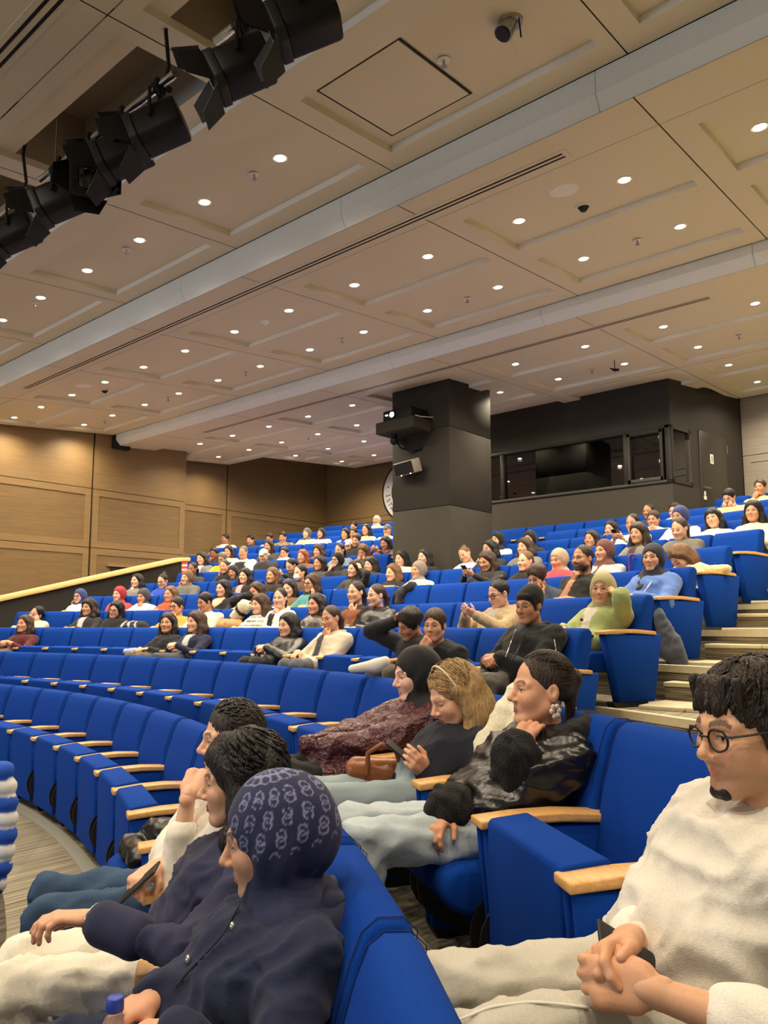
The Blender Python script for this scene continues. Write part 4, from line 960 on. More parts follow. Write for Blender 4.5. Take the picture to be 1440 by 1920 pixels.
def ellip(c, r, d): return np.asarray(c) + np.asarray(r) * d
def slerp(a, b, t):
    w_ = math.acos(max(-0.9999, min(0.9999, float(a @ b)))); return (math.sin((1 - t) * w_) * a + math.sin(t * w_) * b) / math.sin(w_)
def strand_mesh(lines, rad, col, seed=0, var=0.45, flat=1.0):
    """locks of hair: tapered four-sided tubes along the given polylines"""
    rs = np.random.RandomState(seed); V = []; F = []; C = []; o = 0
    for L in lines:
        L = np.asarray(L); k = len(L); T = np.gradient(L, axis=0); T /= np.linalg.norm(T, axis=1)[:, None] + 1e-9
        N = L - np.array([0, -0.02, 0.03]); N = N - T * (N * T).sum(1)[:, None]; N /= np.linalg.norm(N, axis=1)[:, None] + 1e-9; B = np.cross(T, N)
        r = rad * (0.7 + 0.6 * rs.rand()) * np.sin(np.linspace(0.5, 2.95, k)) ** 0.6; c = np.asarray(col) * (1 + var * (rs.rand() * 2 - 1)); c = np.clip(c, 0, 1)
        ring = np.stack([L + B * r[:, None], L + N * r[:, None] * flat, L - B * r[:, None], L - N * r[:, None] * flat], 1).reshape(-1, 3)
        q = np.array([[i * 4 + j, i * 4 + (j + 1) % 4, (i + 1) * 4 + (j + 1) % 4, (i + 1) * 4 + j] for i in range(k - 1) for j in range(4)])
        V.append(ring); F.append(q + o); C.append(np.tile(c, (len(ring), 1))); o += len(ring)
    return np.concatenate(V), np.concatenate(F), np.concatenate(C)
def hair_lines(style, n, seed=1):
    rs = np.random.RandomState(seed); out = []; c = np.array([0, -0.020, 0.044])
    while len(out) < n:
        d = rs.normal(size=3); d /= np.linalg.norm(d); az = math.atan2(d[0], d[1]); fr = d[1]          # d[1] > 0 front
        if style == 'fringe':
            if d[2] < 0.05 or (fr > 0.55 and d[2] < 0.45): continue
            e = d + np.array([d[0] * 0.7, d[1] * 0.9 - (0.1 if fr < 0.3 else -0.25), -0.9]) * (0.8 + 0.4 * rs.rand()) * 0.62 + rs.normal(size=3) * 0.13; e /= np.linalg.norm(e)
            if fr > 0.2: e = e + np.array([0.22, 0, 0.06]); e /= np.linalg.norm(e)
            r = np.array([0.084, 0.105, 0.098]); out.append([ellip(c, r * (1 + (0.035 if fr > 0.1 else 0.07) * math.sin(math.pi * t) * rs.rand() + 0.012 * t), slerp(d, e, t)) for t in np.linspace(0, 1, 8)])
        elif style == 'quiff':
            if d[2] < 0.12 or (fr > 0.5 and d[2] < 0.55): continue
            e = d + np.array([0.25 * d[0], -0.65, 0.05 if fr > 0 else -0.6]) * 0.7 + rs.normal(size=3) * 0.08; e /= np.linalg.norm(e)
            r = np.array([0.0825, 0.103, 0.096]); out.append([ellip(c, r * (1 + (0.12 if fr > 0 else 0.05) * math.sin(math.pi * t) * rs.rand()), slerp(d, e, t)) for t in np.linspace(0, 1, 8)])
        elif style == 'lowbun':
            if d[2] < -0.25 or (fr > 0.35 and d[2] < 0.62) or fr > 0.75 or (abs(d[0]) > 0.75 and fr > -0.1 and d[2] < 0.25): continue
            e = np.array([d[0] * 0.12, -1.0, 0.06 + 0.1 * rs.normal()]); e /= np.linalg.norm(e); r = np.array([0.0835, 0.106, 0.098]); out.append([ellip(c, r * (1 + 0.008 * rs.rand()), slerp(d, e, t)) for t in np.linspace(0, 1, 9)])
        elif style == 'curly':
            if d[2] < -0.3 or (fr > 0.30 and d[2] < 0.72) or fr > 0.62: continue
            e = np.array([d[0] * 1.0, d[1] * 0.8 - 0.15, -0.55 - 0.5 * rs.rand()]); e /= np.linalg.norm(e)
            e[1] = min(e[1], -0.02 - 0.2 * rs.rand()); e /= np.linalg.norm(e)
            r = np.array([0.100, 0.118, 0.108]); ph = rs.rand() * 6.3; tw = 12 + 8 * rs.rand(); amp = 0.007 + 0.007 * rs.rand(); L = []
            for t in np.linspace(0, 1, 18):
                q = slerp(d, e, t); P = ellip(c, r * (1 + 0.10 * rs.rand() * 0 + 0.10 * t), q); s1 = np.cross(q, [0.3, 0.2, 1]); s1 /= np.linalg.norm(s1)
                if t > 0.6: P = P + np.array([0, 0, -0.07 * (t - 0.6) / 0.4])
                L.append(P + amp * min(1, t * 3) * (math.cos(tw * t + ph) * s1 + math.sin(tw * t + ph) * q))
            if any(q[1] > 0.030 and q[2] < 0.060 and abs(q[0]) < 0.10 for q in L): continue
            out.append(L)
        elif style == 'long':
            if d[2] < 0.0 or (fr > 0.55 and d[2] < 0.6): continue
            sg = 1 if d[0] > 0 else -1; d = np.array([sg * abs(d[0]) * 0.35, d[1], d[2]]); d /= np.linalg.norm(d); y2 = -0.5 + 0.55 * rs.rand()
            e = np.array([sg * math.sqrt(1 - y2 * y2), y2, -0.25]); e /= np.linalg.norm(e); r = np.array([0.092, 0.110, 0.104]) * (1 + 0.04 * rs.rand()); L = [ellip(c, r, slerp(d, e, t)) for t in np.linspace(0, 1, 8)]
            P = np.array(L[-1]); ln = 0.16 + 0.14 * rs.rand(); w0 = rs.rand() * 6
            for t in np.linspace(0.2, 1, 5): L.append(P + np.array([sg * 0.004 * math.sin(5 * t + w0) - sg * 0.012 * t, 0.022 * t + 0.006 * math.sin(6 * t + w0), -ln * t]))
            out.append(L)
    return out
SKT = {'l': (220, 172, 142), 'm': (204, 152, 120), 't': (182, 130, 98), 'd': (152, 104, 76)}
HC = {'blk': (22, 19, 18), 'dk': (38, 29, 24), 'br': (66, 46, 33), 'lb': (112, 80, 52), 'bl': (176, 142, 92), 'red': (150, 78, 36), 'gr': (110, 104, 98)}
def unit(v): v = np.asarray(v, float); return v / (np.linalg.norm(v) + 1e-9)
def ik(S, W, l1, l2, hint):
    d = W - S; L = np.linalg.norm(d)
    if L > (l1 + l2) * 0.995: W = S + d / L * (l1 + l2) * 0.995; d = W - S; L = np.linalg.norm(d)
    u = d / L; a = (l1 * l1 - l2 * l2 + L * L) / (2 * L); hh = math.sqrt(max(l1 * l1 - a * a, 1e-6)); p = np.asarray(hint, float); p = p - u * (p @ u)
    return S + u * a + unit(p) * hh, W
def rotm(yaw, pitch, roll): return np.array(Matrix.Rotation(math.radians(yaw), 3, 'Z') @ Matrix.Rotation(math.radians(-pitch), 3, 'X') @ Matrix.Rotation(math.radians(roll), 3, 'Y'))
OCC = {}                                          # seats that somebody sits on
def cyl_hit(px, py, r):
    d = ray(px, py); o = -np.array([XC, YC]); a = d[:2] @ d[:2]; b = 2 * o @ d[:2]; c = o @ o - r * r
    return d * ((-b + math.sqrt(b * b - 4 * a * c)) / 2 / a) + np.array([0, 0, CAM_H])

class Person: pass
def person(k, hx, hy, sex, hair, hairc, top, pose='lap', yaw=0, pitch=0, roll=0, label='', skin='m', bottom=(40, 42, 50), tmat=None, lod=2, dr=0.17, inner=None, seat=None, eyes=0.8,
           pattern=None, scarf=None, coat=False, glasses=False, body_dr=0.20, lean=0.0, lips=None, stubble=0.0, headw=None, sleeve=1.0, targets=None, hands=('relaxed', 'relaxed'), hand_dirs=None, hood=False, legs=None,
           foldamp=None, mats=None, neck_open=0.0, collar=True, jitter=True, faceblush=0.25, sh_w=None, big=0.94, strands=0, strand_var=0.5, knee_z=None, pel_z=0.42, knee_y=0.42):
    """one seated person: Empty at the seat, children body, clothing / hair / headscarf"""
    H = np.array(headw) if headw is not None else cyl_hit(hx, hy, RK[k] - dr)
    a = math.atan2(H[0] - XC, H[1] - YC)
    if seat is not None: a = PH[k] + seat * SP / RK[k]
    si = math.floor((a - PH[k]) * RK[k] / SP) + 0.5; OCC[(k, si)] = 1
    br = RK[k] - body_dr; base = np.array([XC + br * math.sin(a), YC + br * math.cos(a), FL[k]]); rz = math.pi - a
    root = empty('person', base, rz); tag(root, label, 'person', 'seated audience')
    cs, sn_ = math.cos(rz), math.sin(rz); Rw = np.array([[cs, -sn_, 0], [sn_, cs, 0], [0, 0, 1]])
    loc = lambda Wp: Rw.T @ (np.asarray(Wp, float) - base)
    hl = loc(H); Rh = rotm(yaw, pitch, roll); m_ = sex == 'm'
    hres = {0: 0.0037, 1: 0.0068, 2: 0.0098, 3: 0.0135}[lod]; bres = {0: 0.0105, 1: 0.0175, 2: 0.026, 3: 0.032}[lod]
    pel = np.array([0, 0.02, pel_z]); nb = hl + Rh @ np.array([0, -0.036, -0.14]) * big; nb = nb + np.array([0, -0.012, -0.030])
    spine = nb - pel; tu = unit(spine); chest = pel + spine * 0.66 + np.array([0, 0.015, 0]); belly = pel + spine * 0.30 + np.array([0, 0.03, 0])
    xl = np.array([1.0, 0, 0]); shw = sh_w or (0.205 if m_ else 0.175)
    shc = nb - tu * 0.050 + np.array([0, -0.005, 0]); SR, SL_ = shc + xl * shw, shc - xl * shw        # right arm on +x
    l1, l2 = (0.305, 0.265) if m_ else (0.283, 0.247)
    fw = np.array([0, 1.0, 0]); up = np.array([0, 0, 1.0])
    lapR, lapL = pel + np.array([0.075, 0.27, 0.11]), pel + np.array([-0.075, 0.27, 0.11])
    hd = lambda x, y, z: hl + Rh @ np.array([x, y, z])
    tg = {'R': (lapR, unit((-0.5, 0.9, -0.1)), (0, -0.2, -1), (0.8, -0.5, -0.4), hands[0]), 'L': (lapL, unit((0.5, 0.9, -0.1)), (0, -0.2, -1), (-0.8, -0.5, -0.4), hands[1])}
    for side, sg in (('R', 1), ('L', -1)):
        if pose == 'chin' + side: tg[side] = (hd(sg * 0.045, 0.085, -0.215), unit(Rh @ np.array([-sg * 0.45, 0.10, 0.9])), Rh @ np.array([-sg * 0.3, -1, 0.1]), (sg * 0.6, 0.3, -1), 'cup')
        if pose == 'cheek' + side: tg[side] = (hd(sg * 0.095, 0.050, -0.165), unit(Rh @ np.array([-sg * 0.12, -0.10, 1])), Rh @ np.array([-sg, -0.1, 0]), (sg * 0.7, 0.3, -1), 'relaxed')
        if pose == 'mouth' + side: tg[side] = (hd(sg * 0.055, 0.125, -0.165), unit(Rh @ np.array([-sg * 0.55, -0.05, 0.85])), Rh @ np.array([-sg * 0.2, -1, 0.1]), (sg * 0.6, 0.2, -1), 'fist')
        if pose == 'temple' + side: tg[side] = (hd(sg * 0.125, 0.065, -0.085), unit(Rh @ np.array([-sg * 0.45, 0.05, 0.9])), Rh @ np.array([-sg, -0.3, 0]), (sg * 0.8, 0.3, -1), 'relaxed')
        if pose == 'crown' + side: tg[side] = (hd(sg * 0.14, 0.02, 0.01), unit(Rh @ np.array([-sg * 0.6, -0.1, 0.8])), Rh @ np.array([-sg * 0.8, 0, -0.5]), (sg * 1.0, 0.5, -0.3), 'relaxed')
    if pose == 'phone': tg['R'] = (pel + np.array([0.06, 0.27, 0.22]), unit((-0.45, 0.7, 0.45)), (-0.5, -0.5, 0.5), (0.8, -0.6, -0.5), 'cup'); tg['L'] = (pel + np.array([-0.06, 0.27, 0.22]), unit((0.45, 0.7, 0.45)), (0.5, -0.5, 0.5), (-0.8, -0.6, -0.5), 'cup')
    if pose == 'cross': tg['R'] = (chest + np.array([-0.06, 0.17, -0.10]), unit((-1, 0.15, 0.15)), (0, -1, -0.2), (0.8, 0.2, -0.6), 'relaxed'); tg['L'] = (chest + np.array([0.06, 0.19, -0.13]), unit((1, 0.1, 0.1)), (0, -1, -0.2), (-0.8, 0.2, -0.6), 'relaxed')
    if pose == 'face': 
        for side, sg in (('R', 1), ('L', -1)): tg[side] = (hd(sg * 0.07, 0.10, -0.15), unit(Rh @ np.array([-sg * 0.35, 0, 0.95])), Rh @ np.array([-sg * 0.3, -1, 0]), (sg * 0.7, 0.2, -1), 'cup')
    if pose == 'clasp': tg['R'] = (pel + np.array([0.055, 0.25, 0.15]), unit((-0.8, 0.55, -0.1)), (-0.5, -0.2, -0.6), (0.8, -0.5, -0.4), 'clasp'); tg['L'] = (pel + np.array([-0.055, 0.25, 0.165]), unit((0.8, 0.55, -0.1)), (0.5, -0.2, -0.6), (-0.8, -0.5, -0.4), 'clasp')
    if targets:
        for side, t in targets.items():
            Wt = loc(t[0]); dv = Rw.T @ np.asarray(t[1], float) if t[1] is not None else None; pv = Rw.T @ np.asarray(t[2], float) if t[2] is not None else None; hv = Rw.T @ np.asarray(t[3], float) if t[3] is not None else tg[side][3]
            tg[side] = (Wt, dv if dv is not None else tg[side][1], pv if pv is not None else tg[side][2], hv, t[4])
    arms = {}
    for side, S in (('R', SR), ('L', SL_)):
        E_, W_ = ik(S, np.asarray(tg[side][0]), l1, l2, tg[side][3]); arms[side] = (S, E_, W_)
    # ---- clothed body
    pts = [pel, chest, nb, hl] + [p for a_ in arms.values() for p in a_]; P = np.array(pts)
    legs = legs if legs is not None else (k <= 3)
    lo = P.min(0) - 0.17; hi = P.max(0) + 0.12; lo[2] = min(lo[2], 0.30); hi[1] = max(hi[1], 0.62 if legs else 0.5); hi[0] = max(hi[0], 0.24); lo[0] = min(lo[0], -0.24)
    if legs: lo[2] = -0.02
    g = Field(lo, hi, bres); gl_ = Field(lo, hi, 0.016) if lod == 0 else g; bulk = 0.012 if coat else 0.0
    wr = 1.14 if m_ else 1.06
    g.cone(pel + (0, -0.01, 0.02), belly, 0.112 * wr, 0.102 * wr + bulk, 0.03, 0, sx=(xl, 0.66)); g.cone(belly, chest, 0.102 * wr + bulk, 0.110 * wr + bulk, 0.04, 0, sx=(xl, 0.66))
    g.cone(chest, shc - tu * 0.02, 0.108 * wr + bulk, 0.070 + bulk, 0.04, 0, sx=(xl, 0.60))
    if not m_: 
        for sg in (-1, 1): g.ell(chest + np.array([sg * 0.068, 0.085, 0.0]), (0.055, 0.045, 0.058), 0.04, 0)
    g.cone(SR - xl * 0.02, SL_ + xl * 0.02, 0.062 + bulk, 0.062 + bulk, 0.04, 0)
    if collar: g.cone(nb - tu * 0.06, nb - tu * 0.018, 0.084 + bulk, 0.066 + bulk * 0.5, 0.03, 0)
    if coat:
        for sg in (-1, 1): g.cone(nb + np.array([sg * 0.060, -0.045, 0.028]), nb + np.array([sg * 0.075, 0.065, -0.055]), 0.021, 0.024, 0.015, 0)
        g.cone(nb + np.array([0.060, -0.045, 0.028]), nb + np.array([-0.060, -0.045, 0.028]), 0.022, 0.022, 0.015, 0)
    if hood: g.ell(nb + np.array([0, -0.07, -0.02]), (0.11, 0.06, 0.07), 0.04, 0); g.cone(nb + np.array([0.06, 0.03, -0.03]), nb + np.array([-0.06, 0.03, -0.03]), 0.035, 0.035, 0.03, 0)
    for side, (S, E_, W_) in arms.items():
        ar = 1.12 if m_ else 1.0
        g.cone(S, E_, 0.058 * ar + bulk, 0.046 * ar + bulk, 0.03, 0); We = E_ + (W_ - E_) * (0.93 * sleeve)
        if sleeve > 0.3: g.cone(E_, We, 0.046 * ar + bulk, 0.034 * ar + bulk, 0.02, 0)
        if sleeve < 0.95 and lod > 0: g.cone(E_, W_, 0.040 * ar, 0.027 * ar, 0.02, 7)
    kn = knee_z if knee_z is not None else 0.43
    for sg in (-1, 1):
        hp = pel + np.array([sg * 0.085, 0.0, -0.01]); kp = np.array([sg * (0.11 if m_ else 0.085), knee_y, kn]); 
        if not legs: kp = pel + np.array([sg * 0.09, 0.34, 0.01])
        gl_.cone(hp, kp, 0.082, 0.062, 0.04, 1)
        if legs:
            an = kp + np.array([sg * 0.02, -0.04, -kn + 0.09]); gl_.cone(kp, an, 0.060, 0.046, 0.03, 1); gl_.cone(an + np.array([0, 0, -0.05]), an + np.array([0, 0.15, -0.058]), 0.038, 0.032, 0.02, 2)
        if coat is True: g.cone(hp + np.array([sg * 0.01, 0.02, 0.01]), hp + (kp - hp) * 0.55, 0.10, 0.085, 0.04, 0)
    v, f, mid = g.mesh()
    if lod == 0:
        gl_.cone(pel + (0, -0.01, 0.0), pel + (0, 0.0, 0.06), 0.10, 0.095, 0.03, 1, sx=(xl, 0.62))
        vb, fb, mb_ = gl_.mesh(); f = np.concatenate([f, fb + len(v)]); v = np.concatenate([v, vb]); mid = np.concatenate([mid, mb_])
    n = vnormals(v, f)
    sd = sum((i + 1) * ord(c) for i, c in enumerate(label))
    fa = foldamp if foldamp is not None else 0.006
    w_ = waves(v, sd % 1000 + 3, 38) * 0.6 + waves(v * np.array([1, 1, 1.8]), sd % 977 + 5, 70) * 0.4
    if lod <= 1:
        w1 = waves(v * np.array([1, 1, 1.7]), sd % 700 + 9, 26 if lod == 0 else 30, 4); w3 = waves(v * np.array([1.3, 1, 1.5]), sd % 600 + 17, 44, 3); w_ = 0.6 * (1 - 2.2 * np.sqrt(np.abs(w1))) + 0.45 * (1 - 2.0 * np.abs(w3) ** 0.6) + 0.15 * w_
    v = v + n * (fa * np.sign(w_) * np.abs(w_) ** 0.8 * (mid != 7))[:, None]
    Ct = L3(top); Cb = L3(bottom); C = np.tile(Ct, (len(v), 1)); C[mid == 1] = Cb; C[mid == 2] = L3((30, 28, 28)); sk = L3(SKT[skin]) if isinstance(skin, str) else L3(skin); C[mid == 7] = sk
    if inner is not None:
        zz = np.clip((nb[2] - v[:, 2]) / 0.42, 0, 1); inn = (mid == 0) & (v[:, 1] > (chest[1] + 0.03)) & (np.abs(v[:, 0] - nb[0] * (1 - zz)) < 0.020 + 0.035 * (1 - zz)) & (v[:, 2] > pel[2] + 0.08) & (n[:, 1] > 0.2); C[inn] = L3(inner)
    if pattern is not None: C = pattern(v, C, mid, dict(pel=pel, chest=chest, nb=nb, arms=arms))
    if neck_open:
        op = (mid == 0) & (np.linalg.norm((v - (nb + np.array([0, 0.05, -0.03]))) * np.array([1.2, 0.7, 1.0]), axis=1) < neck_open); C[op] = sk
    tm = tmat or CLOTH
    fm = mid[f[:, 0]]; cparts = []
    def sub(maskf, mt):
        ff = f[maskf]
        if len(ff) == 0: return None
        us, inv = np.unique(ff, return_inverse=True); return (v[us], inv.reshape(ff.shape), C[us], mt)
    ptop = sub((fm == 0), tm); pbot = sub((fm == 1), (mats or {}).get('bottom', CLOTH)); psh = sub(fm == 2, CLOTH); psk = sub(fm == 7, SKIN)
    lipc = L3(lips) if lips else sk * np.array([0.84, 0.56, 0.54]); hcol = L3(HC[hairc] if isinstance(hairc, str) else hairc)
    bc = hcol * 0.9 if scarf is None else L3(HC['dk'])
    hv, hf, hC = head_mesh(sex, hres, sk, lipc, bc, stubble, faceblush, eyes)
    if scarf is not None or hair == 'bald': hv = hv * 1.0; hv[:, 0] = np.clip(hv[:, 0], -0.073, 0.073)
    skinp = [(hl + hv @ Rh.T * big, hf, hC, SKIN)]
    hhr = {0: 0.0036, 1: 0.0055, 2: 0.0092, 3: 0.011}[lod]
    for side, sg in (('R', 1), ('L', -1)):
        S, E_, W_ = arms[side]; dv, pv, hpz = unit(tg[side][1]), tg[side][2], tg[side][4]
        if hpz is None: continue
        Yd = dv; Zd = -np.asarray(pv, float); Zd = unit(Zd - Yd * (Zd @ Yd)); Xd = np.cross(Yd, Zd); hs = 1.06 if m_ else 0.94
        av, af = hand_mesh(hpz, hhr); av = av * hs
        if side == 'R': av = av * np.array([-1, 1, 1]); af = af[:, ::-1]
        skinp.append((W_ + av @ np.stack([Xd, Yd, Zd]), af, np.tile(sk * np.array([1.0, 0.94, 0.92]), (len(av), 1)), SKIN))
        # bridge of forearm into the wrist
        gg = Field(np.minimum(E_, W_) - 0.06, np.maximum(E_, W_) + 0.06, {0: 0.006, 1: 0.009, 2: 0.013, 3: 0.016}[lod]); t0_ = 0.5 if (sleeve >= 0.75 or lod > 0) else 0.0; gg.cone(E_ + (W_ - E_) * t0_, W_ + dv * 0.012, 0.030 if t0_ else 0.041, 0.0200 * hs, 0); gg.cone(W_, W_ + dv * 0.05, 0.0200 * hs, 0.012, 0.012); bv, bf, _ = gg.mesh(); skinp.append((bv, bf, np.tile(sk, (len(bv), 1)), SKIN))
    if psk: skinp.append(psk)
    if lod == 0:
        obj_from('body', skinp, root); 
        obj_from('top_garment', [ptop], root)
        if pbot: obj_from('trousers', [pbot], root)
        if psh: obj_from('shoes', [psh], root)
    else: obj_from('body', [p for p in [ptop, pbot, psh] if p] + skinp, root)
    if scarf is not None:
        v2, f2, m2 = hair_mesh('hijab', {0: 0.0045, 1: 0.009, 2: 0.0135, 3: 0.016}[lod]); sc_c = np.tile(L3(scarf), (len(v2), 1))
        obj_from('headscarf', [(hl + v2 @ Rh.T * big, f2, sc_c, SCARF)], root)
    elif hair != 'bald':
        v2, f2, m2 = hair_mesh(hair, (0.0065 if strands else {0: 0.0045, 1: 0.0085, 2: 0.0135, 3: 0.018}[lod])); c2 = np.tile(hcol, (len(v2), 1))
        if hair in ('beanie', 'cap'): c2 = np.where((m2 == 1)[:, None], L3(HC['dk']), hcol)
        if strands:
            sv, sf, sc2 = strand_mesh(hair_lines(hair, strands), {'curly': 0.0055, 'lowbun': 0.0022, 'long': 0.0034}.get(hair, 0.0042), hcol, 3, strand_var, 0.7); f2 = np.concatenate([f2, sf + len(v2)]); v2 = np.concatenate([v2, sv]); c2 = np.concatenate([c2, sc2])
        vw = v2 @ Rh.T
        if hair in ('long', 'wavy', 'parted', 'curly', 'bob', 'bangs'):      # long hair hangs straight down from the tilted head
            t = np.clip((-0.04 - v2[:, 2]) / 0.12, 0, 1)[:, None]; yr = rotm(yaw, 0, 0); hang = v2 @ yr.T; off = (Rh @ np.array([0, 0, -0.04])) - yr @ np.array([0, 0, -0.04]); vw = vw * (1 - t) + (hang + off) * t
        obj_from('cap' if hair == 'cap' else ('hair' if hair != 'beanie' else 'beanie'), [(hl + vw * big, f2, c2, CLOTH if hair in ('cap', 'beanie') else HAIR)], root)
    if glasses:
        mb = MB(); r_ = 0.021
        for sg in (-1, 1):
            c0 = np.array([sg * 0.032, 0.104, -0.001]); pts_ = [c0 + np.array([r_ * 1.1 * math.cos(t), -abs(math.cos(t)) * 0.002 - (0.006 if sg * math.cos(t) > 0.5 else 0), r_ * math.sin(t)]) for t in np.linspace(0, 2 * math.pi, 21)]
            mb.tube([hl + Rh @ (p * big) for p in pts_], 0.0022 if lod == 0 else 0.003, n=6)
            mb.tube([hl + Rh @ (np.array(p) * big) for p in ((sg * 0.055, 0.098, 0.006), (sg * 0.078, 0.06, 0.008), (sg * 0.082, -0.01, 0.006))], 0.0022 if lod == 0 else 0.0028, n=6)
        mb.tube([hl + Rh @ (np.array(p) * big) for p in ((-0.011, 0.106, 0.004), (0, 0.110, 0.006), (0.011, 0.106, 0.004))], 0.0022, n=6)
        mb.build('glasses', BLACKP, root, smooth=True)
    q = Person(); q.root = root; q.skin = sk; q.hl = hl; q.Rh = Rh; q.arms = arms; q.pel = pel; q.nb = nb; q.chest = chest; q.loc = loc; q.base = base; q.Rw = Rw; q.tg = tg
    return q
# ================================================================== THE AUDIENCE, rows three to thirteen (near figures follow)
OCC[(1, 8.5)] = 1
K_, W_, N_ = (26, 26, 28), (226, 222, 210), (30, 34, 52)
def stripes(axis, per, c, frac=0.4):
    def fn(v, C, mid, J):
        q = (mid == 0) & (np.mod(v[:, axis], per) < per * frac); C[q] = L3(c); return C
    return fn
def patch(c, z0, z1, w):
    def fn(v, C, mid, J):
        z = (J['nb'][2] - v[:, 2]); q = (mid == 0) & (z > z0) & (z < z1) & (np.abs(v[:, 0]) < w) & (v[:, 1] > J['chest'][1] + 0.05); C[q] = L3(c); return C
    return fn
def body_c(c):                                       # torso colour different from the sleeves
    def fn(v, C, mid, J):
        q = (mid == 0) & (np.abs(v[:, 0]) < 0.13) & (v[:, 2] < J['nb'][2] - 0.02); C[q] = L3(c); return C
    return fn
def blotch(c, sc, thr=0.15):
    def fn(v, C, mid, J):
        q = (mid == 0) & (waves(v, 11, sc) > thr); C[q] = L3(c); return C
    return fn
def two(fn1, fn2): return lambda v, C, mid, J: fn2(v, fn1(v, C, mid, J), mid, J)
